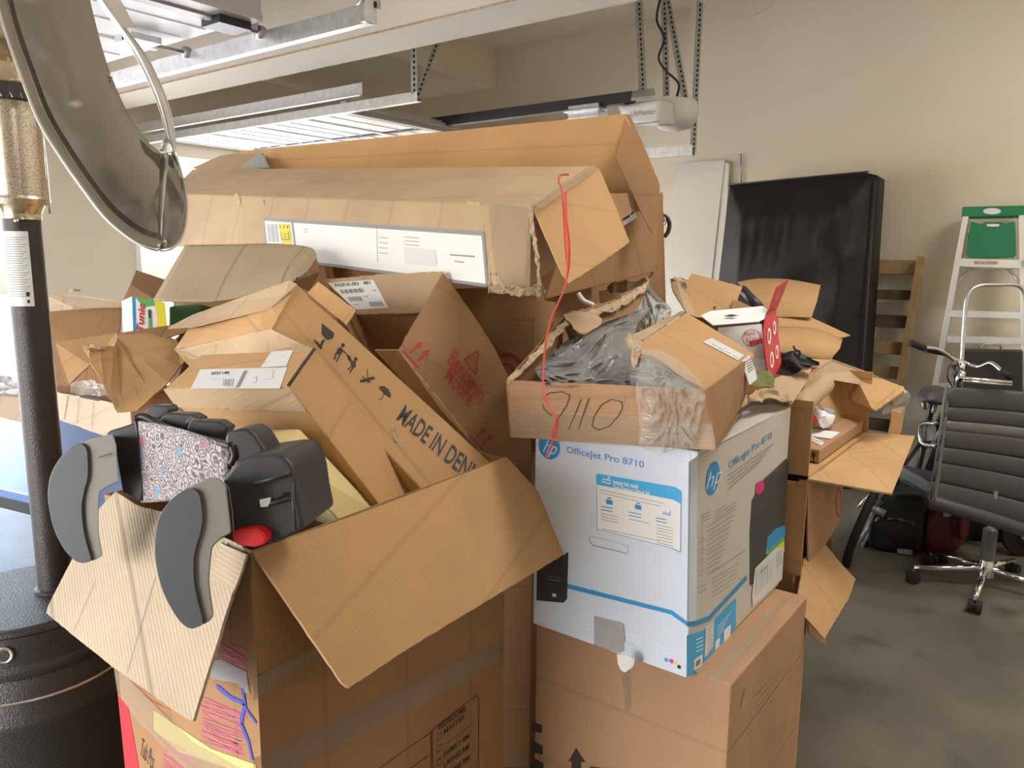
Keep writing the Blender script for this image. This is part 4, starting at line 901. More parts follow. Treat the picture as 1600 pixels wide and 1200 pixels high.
# ================================================================ booster seat in the big carton
t = thing('booster_seat', 'dark grey child booster seat with floral fabric and two curved armrests', 'child seat', tuple(P(300, 800, 1.15)))
def solid(name, px, d, ev, m, bev=.012, dd=None, parent=None):
    if not isinstance(ev, Vector): ev = ray(sum(a for a, b in px)/len(px), sum(b for a, b in px)/len(px)).normalized()*ev
    pts = [P(x, y, d if dd is None else d+dd*((x-px[0][0])/100)) for x, y in px]
    vs, fs = prism(pts, ev)
    o = mesh(name, vs, fs, m, parent or t, smooth=True, bevel=bev, bseg=4)
    o.modifiers['b'].angle_limit = .35; wn_m = o.modifiers.new('w', 'WEIGHTED_NORMAL'); wn_m.weight = 80
    bm = bmesh.new(); bm.from_mesh(o.data); bmesh.ops.recalc_face_normals(bm, faces=bm.faces); bm.to_mesh(o.data); bm.free()
    return o
def smoothp(px, n=60):
    q = px+[px[0], px[1], px[2]]; pts = interp([V((x, y, 0)) for x, y in q], (len(q)-1)*6+1)
    return [(p.x, p.y) for p in pts[6:6*(len(px)+1)]]
dp = ray(900, 500).normalized()
lpad = [(118, 695), (128, 693), (136, 702), (138, 722), (138, 745), (133, 765), (129, 785), (129, 805), (132, 830), (138, 855), (143, 874), (134, 879), (124, 879), (112, 872), (98, 855), (84, 826), (76, 790), (75, 765), (80, 740), (92, 718), (106, 703)]
rpad = [(291, 764), (303, 764), (312, 774), (316, 795), (317, 812), (313, 835), (306, 858), (303, 880), (304, 910), (310, 940), (317, 972), (308, 980), (297, 982), (284, 974), (270, 955), (256, 928), (246, 895), (242, 865), (243, 835), (250, 805), (268, 780)]
solid('armrest_pad', smoothp(lpad), 1.17, .05, M['plastic_pad'], .016)
solid('armrest_pad', smoothp(rpad), .97, .05, M['plastic_pad'], .016)
lg = [(116, 695), (128, 690), (145, 684), (176, 678), (182, 695), (184, 730), (186, 752), (168, 760), (156, 768), (154, 790), (154, 832), (158, 858), (160, 868), (152, 873), (143, 877), (136, 862), (130, 830), (127, 800), (128, 780), (136, 752), (138, 725), (134, 700), (125, 694)]
rg = [(289, 764), (303, 757), (330, 745), (345, 748), (354, 760), (358, 795), (362, 832), (345, 842), (332, 855), (329, 880), (327, 905), (330, 935), (334, 962), (328, 970), (317, 977), (310, 950), (303, 915), (301, 880), (304, 858), (311, 835), (315, 812), (313, 785), (308, 770), (300, 765)]
solid('armrest_shell', lg, 1.175, .05, M['plastic_light'], .008)
solid('armrest_shell', rg, .975, .05, M['plastic_light'], .008)
marks('shell_seam', Plane((118, 695, 1.17), (176, 678, 1.17), (160, 868, 1.17)), [(154, 715, 176, 708, .0015)], M['ink'], t, off=.002)
solid('side_bolster', [(163, 681), (168, 674), (206, 662), (222, 660), (224, 720), (226, 785), (216, 784), (203, 776), (190, 770), (183, 730), (176, 683)], 1.22, dp*.10, M['plastic'], .008)
solid('side_bolster', [(344, 752), (352, 742), (368, 722), (385, 714), (430, 708), (446, 714), (458, 730), (463, 750), (468, 785), (476, 825), (446, 842), (424, 852), (362, 836), (360, 800), (354, 762)], 1.02, dp*.13, M['plastic'], .010)
tubes('bolster_ridge', [(((398, 756, 1.012), (452, 740, 1.012)), .0035), (((402, 792, 1.012), (455, 778, 1.012)), .003), (((456, 755, 1.012), (462, 830, 1.012)), .0025)], M['plastic'], t)
poly('slot', Plane((400, 780, 1.012), (450, 770, 1.012), (400, 800, 1.012)), [(425, 775), (442, 769), (442, 774), (425, 781)], M['ink'], t, th=.002)
poly('chrome_clip', Plane((400, 780, 1.012), (450, 770, 1.012), (400, 800, 1.012)), [(405, 781), (423, 777), (422, 785), (418, 792), (407, 792)], M['galv'], t, th=.004, off=.003)
solid('red_tab', [(360, 833), (372, 829), (400, 826), (412, 834), (416, 842), (415, 850), (400, 856), (372, 853), (364, 846)], 1.0, dp*.03, M['red_plastic'], .004)
# fabric back
rows = []
for i in range(12):
    v = i/11; row = []
    for j in range(16):
        u = j/15
        a = V((216+8*v, 657+128*v, 0)); b = V((362-8*v, 699+70*v, 0))
        p = a.lerp(b, u); bow = math.sin(math.pi*u)
        row.append(P(p.x, p.y-6*bow*(1-v)+3*bow*v, 1.215-.14*u-.025*bow*math.sin(math.pi*min(1, v+.15))))
    rows.append(row)
loft('floral_fabric', rows, M['floral'], t, th=.008)
tube('fabric_piping', [(211, 655, 1.21), (225, 651, 1.21), (250, 664, 1.19), (285, 678, 1.15), (325, 688, 1.11), (362, 697, 1.07)], .006, M['black'], t, n=30)
tube('fabric_piping', [(362, 697, 1.07), (366, 712, 1.07), (360, 726, 1.07)], .005, M['black'], t, n=10)
tube('fabric_piping', [(213, 656, 1.21), (219, 700, 1.21), (223, 782, 1.21)], .004, M['black'], t, n=10)
rd = [((227, 652), (226, 643), (231, 637), (240, 633), (262, 634), (266, 642), (258, 652), (246, 655)), ((250, 660), (252, 650), (262, 645), (298, 647), (312, 654), (308, 664), (282, 669), (262, 668)),
      ((291, 673), (294, 662), (306, 657), (340, 658), (356, 668), (350, 680), (322, 684), (304, 683))]
for k, q_ in enumerate(rd): solid('headrest_ridge', list(q_), 1.245-.04*k, dp*.03, M['plastic'], .003)
solid('shoulder', [(350, 690), (352, 678), (366, 671), (386, 669), (400, 680), (412, 700), (420, 714), (400, 720), (372, 728), (362, 712)], 1.07, dp*.06, M['plastic'], .006)
solid('headrest_back', [(222, 652), (240, 646), (300, 655), (356, 668), (372, 676), (366, 700), (345, 700), (290, 686), (250, 672)], 1.255, .05, M['plastic'], .005)
tubes('ratchet_rib', [(((292+i*5, 660+i*1.3, 1.17), (300+i*5, 652+i*1.3, 1.18)), .002) for i in range(5)], M['plastic_light'], t)

# ================================================================ foam slab
t = thing('foam_slab', 'pale yellow foam slab leaning in the big moving carton', 'foam', tuple(P(500, 760, 1.3)))
f0, f1, f2, f3 = P(468, 669, 1.34), P(592, 800, 1.44), P(543, 830, 1.33), P(438, 711, 1.20)
e = P(398, 676, 1.36)-P(438, 711, 1.20)
e = V((-.075, -.02, .0))+(_u*.0)
g0, g3 = P(398, 672, 1.42), P(392, 702, 1.27)
g1, g2 = f1+(g0-f0), f2+(g3-f3)
mesh('foam_body', [f0, f1, f2, f3, g0, g1, g2, g3], orient([f0, f1, f2, f3, g0, g1, g2, g3], HF), M['foam'], t, bevel=.006, bseg=3)

# ================================================================ carton with two white labels, leaning
t = thing('carton', 'tan carton with two white labels on its end, leaning in the big carton', 'box', tuple(P(450, 650, 1.45)))
a_, d_, c_, b_ = P(257, 607, 1.45), P(451, 603, 1.34), P(492, 546, 1.50), P(288, 566, 1.66)
b_ = a_+(c_-d_)
e = P(674, 792, 1.62)-c_
mesh('carton_body', [a_, b_, c_, d_]+[q+e for q in (a_, b_, c_, d_)], orient([a_, b_, c_, d_]+[q+e for q in (a_, b_, c_, d_)], HF), M['tan'], t, bevel=.004)
plA = Plane(a_, d_, c_)
plF = Plane(a_, d_, d_+e)
sheet('folded_lip', [a_+plF.n*.003, d_+plF.n*.003, d_+e*.13+plF.n*.006, a_+e*.10+plF.n*.006], M['tan_light'], t, jit=.001)
tube('dark_gap', [c_.lerp(d_, .02)+plA.n*.002, c_.lerp(d_, .5)+plA.n*.002, d_+plA.n*.001], .003, M['ink_dark'], t)
marks('label', plA, [[(313, 577), (449, 574), (437, 607), (298, 607)]], M['label'], t)
marks('label', plA, [[(424, 549), (458, 547), (447, 572), (407, 574)]], M['label'], t)
text('label_number', '2021148', plA, (330, 585), (358, 584), (330, 581), M['ink'], t, off=.0014, bold=.02)
marks('label_print', plA, [(350+i*3, 592, 348+i*3, 603, .0016 if i % 2 else .001) for i in range(6)]+[(384, 579, 371, 605, .007), (412, 579, 428, 578, .001), (428, 578, 425, 592, .001), (425, 592, 410, 593, .001), (395, 592, 402, 588, .0012), (402, 588, 400, 598, .0012), (400, 598, 393, 598, .0012), (412, 566, 420, 565, .002), (430, 558, 446, 556, .001), (330, 592, 345, 592, .001)], M['ink_grey'], t, off=.0014)

# ================================================================ MADE IN DENMARK carton
t = thing('carton', 'carton printed MADE IN DENMARK with glass and umbrella symbols, leaning', 'box', tuple(P(600, 620, 1.7)))
f_tl, f_tr, f_br = P(423, 513, 1.66), P(465, 444, 1.78), P(757, 713, 1.64)
plB = Plane(f_tl, f_tr, f_br); f_bl = plB.at(657, 768)
ext = (f_br-f_tr)*.12
f_br, f_bl = f_br+ext, f_bl+ext
wv_ = P(272, 547, 1.95)-f_tl
vsB = [f_tl, f_tr, f_br, f_bl]; vsB += [q+wv_ for q in vsB]
mesh('carton_body', vsB, orient(vsB, HF), M['tan'], t, bevel=.004)
sheet('top_flap', [P(262, 512, 1.95), P(300, 492, 1.95), P(453, 438, 1.76), P(464, 444, 1.75), P(424, 480, 1.72), P(300, 510, 1.85)], M['tan_light'], t, jit=.001)
sheet('top_flap', [P(296, 512, 1.90), P(330, 504, 1.85), P(424, 478, 1.73), P(462, 446, 1.765), P(424, 514, 1.655), P(272, 546, 1.90)], M['tan'], t, jit=.001)
sheet('side_lip', [P(272, 547, 1.90), P(424, 514, 1.65), P(455, 530, 1.60), P(492, 547, 1.58), P(300, 562, 1.80)], M['tan_light'], t, jit=.001)
sheet('tucked_flap', [plB.at(480, 458, .006), P(497, 440, 1.76), P(556, 485, 1.74), plB.at(541, 508, .006)], M['tan'], t, jit=.0006)
text('printed_lettering', 'MADE IN DENMARK', plB, (619, 655), (777, 790), (634, 632), M['ink'], t, off=.0012, bold=.012)
# pictograms
glass = [[(503, 505), (522, 520), (521, 528), (512, 531), (503, 522)], [(503, 531), (500, 540), (503, 541), (509, 530)], [(490, 532), (502, 546), (504, 543), (492, 530)]]
marks('glass_symbol', plB, glass, M['ink'], t, off=.0012)
man = [pgon(536, 539, 3, 3, 10), [(527, 545), (533, 542), (536, 548), (532, 556), (527, 552)], (526, 550, 522, 562, .003), (530, 556, 526, 565, .003), (534, 546, 541, 552, .0025), [(541, 552), (547, 556), (551, 566), (545, 563)], pgon(556, 561, 3, 3, 10), [(549, 564), (556, 564), (556, 574), (549, 573)], (553, 572, 547, 582, .003), (550, 572, 543, 578, .003), (547, 566, 552, 566, .0025)]
marks('handling_symbol', plB, man, M['ink'], t, off=.0012)
marks('hook_symbol', plB, [(574, 576, 575, 600, .0012), [(562, 594), (584, 588), (586, 592), (564, 598)], (566, 588, 580, 598, .002)], M['ink'], t, off=.0012)
marks('umbrella_symbol', plB, [[(592, 604), (600, 603), (607, 608), (611, 616), (610, 622), (600, 614), (594, 608)], (602, 612, 595, 625, .0016), (595, 625, 592, 622, .0014)], M['ink'], t, off=.0012)
marks('torn_gash', plB, [[(611, 660), (618, 668), (620, 682), (622, 692), (617, 690), (612, 675)]], M['torn'], t, off=.0012)

# ================================================================ Benjamin Moore carton
t = thing('carton', 'open paint carton with red triangle logo and red up arrows', 'box', tuple(P(700, 600, 1.8)))
g_tl, g_tr, g_bl = P(622, 547, 1.80), P(692, 427, 1.92), P(757, 716, 1.78)
plM = Plane(g_tl, g_tr, g_bl)
poly('printed_panel', plM, [(692, 426), (714, 456), (745, 500), (772, 542), (795, 590), (830, 690), (830, 760), (800, 760), (757, 716), (690, 642), (622, 547), (655, 490)], M['brown'], t, jit=.0008)
h0, h1 = P(540, 507, 2.0), P(585, 547, 1.88)
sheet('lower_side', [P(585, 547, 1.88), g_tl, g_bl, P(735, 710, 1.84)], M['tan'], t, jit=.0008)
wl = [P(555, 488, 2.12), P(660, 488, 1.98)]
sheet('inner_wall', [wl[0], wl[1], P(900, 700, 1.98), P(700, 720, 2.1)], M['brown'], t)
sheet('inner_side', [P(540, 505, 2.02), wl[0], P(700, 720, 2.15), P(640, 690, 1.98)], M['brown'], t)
plL = Plane((505, 435, 2.10), (690, 425, 1.92), (660, 490, 1.96))
poly('labelled_flap', plL, [(505, 437), (600, 428), (690, 424), (693, 428), (660, 489), (632, 490), (557, 491), (550, 480)], M['tan_light'], t, jit=.0012)
marks('label', plL, [[(513, 442), (583, 437), (607, 481), (555, 484)]], M['label'], t)
text('label_number', 'NG01K-001   001', plL, (524, 448), (579, 444), (523, 443), M['ink'], t, off=.0014, bold=.02)
marks('barcode', plL, [(532+i*2.4, 453-i*.2, 536+i*2.4, 459-i*.2, .0016 if i % 3 else .003) for i in range(15)]+[(543+i*2, 464-i*.1, 547+i*2, 471-i*.1, .002 if i % 2 else .001) for i in range(11)]+[(576+i*2, 472-i*.1, 580+i*2, 479-i*.1, .002 if i % 2 else .001) for i in range(11)], M['ink'], t, off=.0014)
marks('label_print', plL, [(568, 463, 575, 462.5, .002), (582, 454, 588, 453.6, .002), (552, 476, 562, 475.5, .0015)], M['ink_grey'], t, off=.0014)
rot = math.atan2(595-575, 690-650)
arrows(plM, 655, 550, 30, M['red_ink'], t, rot=.85)
arrows(plM, 756, 682, 26, M['red_ink'], t, rot=.85)
tri = [((726, 562), (746, 548), (744, 586))]
marks('triangle_logo', plM, [(726, 562, 747, 548, .004), (747, 548, 744, 586, .004), (744, 586, 726, 562, .004), (733, 563, 742, 556, .002), (742, 556, 741, 575, .002), (736, 566, 740, 562, .0015)], M['red_ink'], t, off=.0012)
text('printed_name', 'Benjamin', plM, (699, 566), (750, 630), (711, 545), M['red_ink'], t, off=.0012, bold=.012)
text('printed_name', 'Moore', plM, (694, 590), (732, 636), (706, 569), M['red_ink'], t, off=.0012, bold=.012)

# ================================================================ dark carton column behind
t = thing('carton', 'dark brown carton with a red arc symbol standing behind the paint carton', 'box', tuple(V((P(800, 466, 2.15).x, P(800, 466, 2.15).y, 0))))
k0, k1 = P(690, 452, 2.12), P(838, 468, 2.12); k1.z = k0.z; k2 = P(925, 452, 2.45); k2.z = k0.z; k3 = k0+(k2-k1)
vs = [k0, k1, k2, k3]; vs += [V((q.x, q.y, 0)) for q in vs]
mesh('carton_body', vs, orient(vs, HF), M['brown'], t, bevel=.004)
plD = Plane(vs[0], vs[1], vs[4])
marks('arc_symbol', plD, [(784, 556, 796, 553, .009), (796, 553, 806, 558, .009), (806, 558, 814, 568, .009), (786, 569, 794, 568, .008), (794, 568, 800, 574, .008), (800, 574, 803, 582, .008)], M['red_ink'], t)
sheet('open_flap', [P(838, 468, 2.1), P(868, 472, 2.0), P(865, 500, 1.98), P(838, 560, 2.05)], M['brown'], t)

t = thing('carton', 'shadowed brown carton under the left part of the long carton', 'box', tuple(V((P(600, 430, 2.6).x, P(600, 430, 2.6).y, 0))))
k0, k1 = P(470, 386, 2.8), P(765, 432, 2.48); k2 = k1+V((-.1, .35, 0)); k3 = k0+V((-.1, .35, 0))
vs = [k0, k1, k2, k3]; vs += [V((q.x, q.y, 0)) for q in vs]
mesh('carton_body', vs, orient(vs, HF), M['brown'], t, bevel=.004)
# ================================================================ two long cartons on top
t = thing('long_carton', 'long flat carton across the pile with a grey-edged white label and yellow sticker', 'box', tuple(P(600, 400, 2.2)))
n_tl, n_tr, n_br = P(262, 302, 2.95), P(830, 320, 1.80), P(818, 456, 1.78)
plN = Plane(n_tl, n_tr, n_br); n_bl = plN.at(262, 384)
bv = P(932, 259, 2.05)-n_tr
dgl = P(300, 262, 3.2)
vs = [n_tl, n_tr, n_br, n_bl]; bk = [plN.at(262, 302), 0, 0, 0]
bvl = P(300, 264, 3.28)-n_tl
back = [n_tl+bvl, n_tr+bv, n_br+bv, n_bl+bvl]
NV = vs+back
body = mesh('carton_body', NV, orient(NV, HF), M['tan_light'], t, bevel=.006, bseg=3)
marks('white_label', plN, [[(411, 340), (754, 364), (760, 444), (500, 410), (416, 385)]], M['white'], t, off=.001)
marks('grey_label_border', plN, [(411, 342, 754, 365, .011), (754, 362, 761, 446, .009), (412, 340, 417, 388, .006), (456, 344, 461, 384, .009), (500, 412, 760, 446, .008)], M['labelgrey'], t, off=.0016)
marks('barcode', plN, [(418+i*2.3, 350, 421+i*2.3, 378, .0022 if i % 3 else .004) for i in range(7)], M['labelgrey'], t, off=.0016)
marks('yellow_sticker', plN, [[(435, 349), (452, 350), (456, 381), (440, 380)]], M['yellow'], t, off=.0020)
marks('sticker_print', plN, [(438, 353, 438, 356, .004), (444, 352, 444, 356, .004), (449, 353, 450, 357, .004), (439, 362, 440, 374, .002), (440, 374, 452, 374, .002), (452, 374, 450, 362, .002), (443, 366, 448, 366, .002), (443, 370, 448, 370, .002)], M['ink'], t, off=.0026)
marks('label_print', plN, [(592, 371+i*8, 606, 372+i*8, .002) for i in range(4)]+[(632, 370+i*6, 655, 372+i*6, .002) for i in range(3)]+[(475, 358, 482, 359, .002), (475, 362, 480, 363, .002), (703, 398, 742, 401, .004), (710, 408, 725, 410, .003), (588, 352, 590, 410, .0015)], M['labelgrey'], t, off=.0016)
marks('picture_on_label', plN, [[(630, 385), (680, 390), (682, 417), (633, 412)]], M['label'], t, off=.0020)
marks('glossy_tape', plN, [[(762, 318), (830, 324), (828, 448), (778, 450), (770, 400)]], M['tape'], t, off=.0018)
crumple('torn_edge', [[(762, 440, 1.775), (790, 446, 1.765), (820, 448, 1.765), (850, 440, 1.78)], [(764, 456, 1.77), (790, 460, 1.76), (825, 464, 1.76), (852, 462, 1.78)]], M['torn'], t, amp=.012, nu=40, nv=6, freq=50, th=.002)
crumple('torn_edge', [[(826, 322, 1.79), (829, 360, 1.785), (836, 400, 1.78), (838, 455, 1.78)], [(833, 322, 1.785), (836, 360, 1.78), (843, 400, 1.775), (846, 458, 1.775)]], M['torn'], t, amp=.008, nu=40, nv=5, freq=50, th=.002)
tubes('splinter', [(((765, 428, 1.765), (766, 446, 1.76)), .003), (((778, 428, 1.765), (790, 450, 1.75)), .003), (((765, 427, 1.765), (778, 428, 1.765)), .003)], M['torn'], t)
plE = Plane((834, 325, 1.79), (936, 264, 2.02), (890, 442, 1.70))
poly('end_flap', plE, [(834, 325), (880, 292), (936, 263), (960, 318), (984, 378), (940, 410), (890, 442), (878, 426), (852, 368)], M['tan'], t, jit=.0008)
plTop = Plane(NV[0], NV[1], NV[5])
marks('tape_strip', plTop, [[(832, 320), (922, 258), (935, 264), (845, 326)]], M['tape'], t, off=.0015)
marks('torn_gash', plN, [(368, 303, 375, 312, .01), (372, 312, 376, 320, .006), (728, 316, 752, 319, .008), (411, 312, 412, 319, .006)], M['torn'], t, off=.0024)
t2 = thing('long_carton', 'second long carton behind, open, with its tall back wall and end flap raised', 'box', tuple(P(800, 300, 2.6)))
plS = Plane((345, 247, 3.35), (976, 179, 2.42), (987, 303, 2.35))
poly('back_wall', plS, [(345, 247), (380, 236), (450, 229), (700, 205), (976, 178), (986, 196), (963, 246), (987, 303), (1000, 330), (940, 330), (330, 300)], M['tan'], t2, jit=.0006)
poly('end_flap', Plane((984, 180, 2.42), (1032, 290, 2.30), (963, 246, 2.36)), [(976, 178), (984, 179), (1005, 225), (1031, 288), (1030, 310), (1019, 366), (1012, 352), (962, 246), (975, 205)], M['brown'], t2, jit=.0008)
e = (n_tl-n_tr)*.82
hexa('carton_body', [(900, 322, 2.22), (1032, 296, 2.42), (1024, 425, 2.40), (852, 468, 2.16)], e, M['brown'], t2)
poly('inner_wall', Plane((950, 300, 2.2), (986, 303, 2.34), (970, 345, 2.2)), [(945, 302), (986, 302), (998, 325), (968, 345)], M['brown'], t2)
pb = Plane((900, 322, 2.22), (1032, 296, 2.42), (852, 468, 2.16))
marks('label', pb, [[(970, 340), (992, 326), (995, 340), (974, 353)]], M['label'], t2, off=.02)
marks('barcode', pb, [(974, 343, 984, 337, .006), (986, 335, 991, 331, .005)], M['ink'], t2, off=.022)
poly('far_flap', Plane((345, 247, 3.3), (400, 240, 3.25), (400, 262, 3.1)), [(300, 262), (345, 243), (412, 233), (418, 262), (330, 268)], M['tan_light'], t2)
poly('foam_wedge', Plane((380, 258, 3.15), (410, 240, 3.1), (418, 262, 3.05)), [(372, 262), (408, 238), (420, 262)], M['film'], t2, th=.01)
# tall carton on the right of the pile
t = thing('tall_carton', 'tall brown carton standing behind the crumpled plastic bags', 'box', tuple(V((P(1000, 500, 2.7).x, P(1000, 500, 2.7).y, 0))))
q = [P(925, 330, 2.62), P(1036, 300, 2.78), P(1076, 640, 2.78), P(925, 640, 2.62)]
q[2].z = q[3].z = 0; 
vs = q+[p+V((-.25, .25, 0)) for p in q]
mesh('carton_body', vs, orient(vs, HF), M['brown'], t, bevel=.004)
sheet('leaning_panel', [P(936, 455, 2.5), P(1008, 438, 2.55), P(1004, 520, 2.5), P(948, 540, 2.45)], M['pinkish'], t)
crumple('torn_tape', [[(950, 448, 2.4), (975, 440, 2.4), (1010, 432, 2.42), (1025, 410, 2.42)], [(955, 456, 2.4), (980, 456, 2.4), (1008, 444, 2.42), (1020, 428, 2.42)]], M['kraft'], t, amp=.02, nu=30, nv=8, freq=25)
tube('twisted_cord', [(903, 458, 2.2), (912, 470, 2.2), (925, 476, 2.2), (930, 485, 2.2), (935, 492, 2.2)], .007, M['white'], t, n=24)
o = tube('black_cable', [(1034, 335, 2.9), (1042, 340, 2.9), (1046, 350, 2.9), (1044, 362, 2.9), (1038, 370, 2.9)], .008, M['black'], None, n=20); o['label'] = 'loop of black cable behind the tall carton'; o['category'] = 'cable'
o = tube('metal_hook', [(1036, 306, 2.9), (1032, 312, 2.9), (1036, 330, 2.9), (1039, 348, 2.9), (1034, 350, 2.9)], .006, M['galv'], None, n=20); o['label'] = 'thin metal hook beside the white panel, behind the raised flap'; o['category'] = 'hook'
# ================================================================ curved corrugated flap and taped carton behind the leaning ones
t = thing('carton', 'ribbed tan carton with a big drooping corrugated flap, left below the long carton', 'box', tuple(P(380, 480, 2.2)))
r0 = [(240, 469, 2.10), (322, 472, 2.06), (400, 460, 2.02), (454, 440, 2.0), (462, 436, 2.0)]
r1 = [(262, 432, 2.18), (340, 432, 2.14), (420, 428, 2.08), (472, 418, 2.05), (480, 424, 2.03)]
r2 = [(290, 384, 2.30), (360, 383, 2.28), (430, 382, 2.25), (484, 388, 2.20), (494, 402, 2.16)]
def dens(r, n): return interp([P(*q) for q in r], n)
F3 = [dens(r, 24) for r in (r2, r1, r0)]
Fd = [[interp([F3[0][i], F3[1][i], F3[2][i]], 14)[k] for i in range(24)] for k in range(14)]
loft('drooping_flap', [[Fd[k][i] for k in range(14)] for i in range(24)], M['tan_ribbed'], t, th=.006)
sheet('inner_side', [(494, 400, 2.20), (500, 425, 2.2), (483, 455, 2.2), (450, 442, 2.1), (470, 415, 2.15)], M['brown'], t)
hexa('carton_body', [(268, 462, 2.66), (505, 405, 2.66), (560, 640, 2.56), (300, 660, 2.56)], (_f-V((0, 0, _f.z)))*.25, M['brown'], t)
sheet('tape_strip', [(450, 408, 2.03), (478, 396, 2.10), (484, 404, 2.08), (458, 436, 1.985)], M['tape'], t, th=.0006)
t = thing('carton', 'low tan carton with torn taped flaps, in front of the dryer sheet box', 'box', tuple(P(200, 600, 2.0)))
sheet('front_flap', [(130, 543, 1.95), (140, 541, 1.95), (178, 541, 2.0), (184, 524, 2.10), (240, 520, 2.15), (275, 530, 2.12), (292, 560, 2.0), (262, 598, 1.9), (215, 640, 1.85), (183, 643, 1.85), (160, 600, 1.9)], M['tan'], t, jit=.002)
tpl = Plane((130, 543, 1.95), (184, 524, 2.10), (183, 643, 1.85))
marks('clear_tape', tpl, [[(192, 542), (204, 540), (262, 612), (240, 630)], [(148, 600), (180, 612), (215, 640), (190, 644)]], M['tape'], t, off=.012)
crumple('torn_edge', [[(131, 540, 1.945), (140, 536, 1.95), (152, 541, 1.95), (170, 540, 1.98)], [(136, 546, 1.945), (144, 544, 1.95), (156, 546, 1.95), (172, 544, 1.98)]], M['torn'], t, amp=.008, nu=20, nv=5, freq=50, th=.002)
sheet('rim_flap', [(186, 520, 2.15), (262, 517, 2.2), (318, 500, 2.2), (318, 508, 2.15), (262, 527, 2.12), (196, 532, 2.12)], M['brown'], t)
sheet('side_wall', [(292, 560, 2.0), (275, 530, 2.12), (300, 510, 2.2), (310, 560, 2.2), (262, 640, 2.0)], M['brown'], t)
zt_ = .77
cb = P(215, 640, 1.9)
v0, v1 = P(200, 612, 1.93), P(285, 625, 1.93); v1.z = v0.z; v2 = v1+V((-.05, .28, 0)); v3 = v0+V((-.05, .28, 0))
vs = [v0, v1, v2, v3]+[V((q.x, q.y, 0)) for q in (v0, v1, v2, v3)]
mesh('carton_body', vs, orient(vs, HF), M['brown'], t, bevel=.004)

# dryer sheets box
t = thing('dryer_sheet_box', 'small green, white and yellow box with slanted red lettering in a carton', 'box', tuple(P(222, 500, 2.35)))
b0 = [P(206, 463, 2.30), P(258, 472, 2.33), P(262, 516, 2.36), P(208, 519, 2.33)]
bw = P(190, 470, 2.42)-P(206, 463, 2.30)
vs = b0+[q+bw for q in b0]
mesh('box_body', vs, orient(vs, HF), M['white'], t, bevel=.002)
plG = Plane(b0[0], b0[1], b0[3])
marks('green_band', plG, [[(211, 464), (241, 469), (242, 478), (224, 480)]], M['green_print'], t)
marks('blue_band', plG, [[(206, 463), (211, 464), (213, 519), (208, 519)]], M['blue'], t)
marks('yellow_band', plG, [[(241, 470), (258, 472), (262, 516), (243, 517), (246, 500)]], M['yellow'], t)
marks('green_stripe', plG, [[(231, 485), (235, 485), (237, 517), (232, 517)]], M['green_print'], t, off=.0012)
marks('dark_badge', plG, [[(231, 484), (236, 484), (236, 497), (232, 497)]], M['darkgreen'], t, off=.002)
text('red_lettering', 'Tunic', plG, (223, 518), (226, 474), (213, 518), M['red'], t, off=.003, shear=.3, bold=.03)
o = hexa('green_bin', [(262, 478, 2.5), (314, 474, 2.5), (314, 502, 2.5), (262, 520, 2.5)], _f*.15, M['darkgreen'], None, bevel=.01); o['label'] = 'dark green plastic bin behind the dryer sheet box'; o['category'] = 'bin'

# open carton behind the heater pole, standing on the table
t = thing('carton', 'wide open carton behind the heater pole with pale outer flap, on the blue table', 'box', tuple(P(130, 600, 2.6)))
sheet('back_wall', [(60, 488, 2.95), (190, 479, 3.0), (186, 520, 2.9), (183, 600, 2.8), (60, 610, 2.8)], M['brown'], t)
sheet('back_flap', [(62, 457, 3.0), (95, 461, 3.0), (140, 463, 3.0), (191, 472, 3.0), (190, 480, 2.98), (116, 481, 2.96), (108, 485, 2.97), (66, 487, 2.98)], M['pale'], t)
sheet('inner_flap', [(86, 535, 2.55), (182, 520, 2.65), (188, 545, 2.5), (140, 570, 2.45), (108, 600, 2.4), (100, 590, 2.42)], M['tan'], t)
sheet('raised_flap', [(204, 444, 3.0), (213, 422, 3.1), (258, 437, 3.1), (240, 467, 2.95), (190, 473, 2.95)], M['brown'], t)
pw = Plane((84, 612, 2.35), (230, 650, 2.15), (95, 655, 2.33))
poly('front_wall', pw, [(84, 612), (215, 637), (245, 660), (240, 690), (160, 680), (92, 656)], M['pale'], t, jit=.001)
sheet('bottom_wall', [(60, 608, 2.6), (90, 602, 2.4), (180, 610, 2.4), (180, 640, 2.3), (84, 613, 2.36)], M['brown'], t)
crumple('plastic_wrap', [[(105, 598, 2.38), (135, 594, 2.36), (165, 604, 2.3)], [(112, 612, 2.36), (140, 618, 2.33), (175, 622, 2.28)]], M['filmclear'], t, amp=.02, nu=24, nv=12, freq=14)
marks('crease', pw, [(106, 618, 100, 656, .003), (123, 622, 120, 662, .002), (146, 628, 143, 668, .002)], M['ink_grey'], t, off=.002)
marks('handle_cut', pw, [[(125, 617), (156, 623), (155, 627), (125, 621)]], M['ink_dark'], t, off=.002)
crumple('torn_edge', [[(90, 460, 2.95), (98, 456, 2.95), (112, 453, 2.93), (125, 452, 2.95)], [(93, 466, 2.95), (102, 460, 2.95), (114, 457, 2.93), (126, 455, 2.95)]], M['torn'], t, amp=.012, nu=14, nv=5, freq=30)
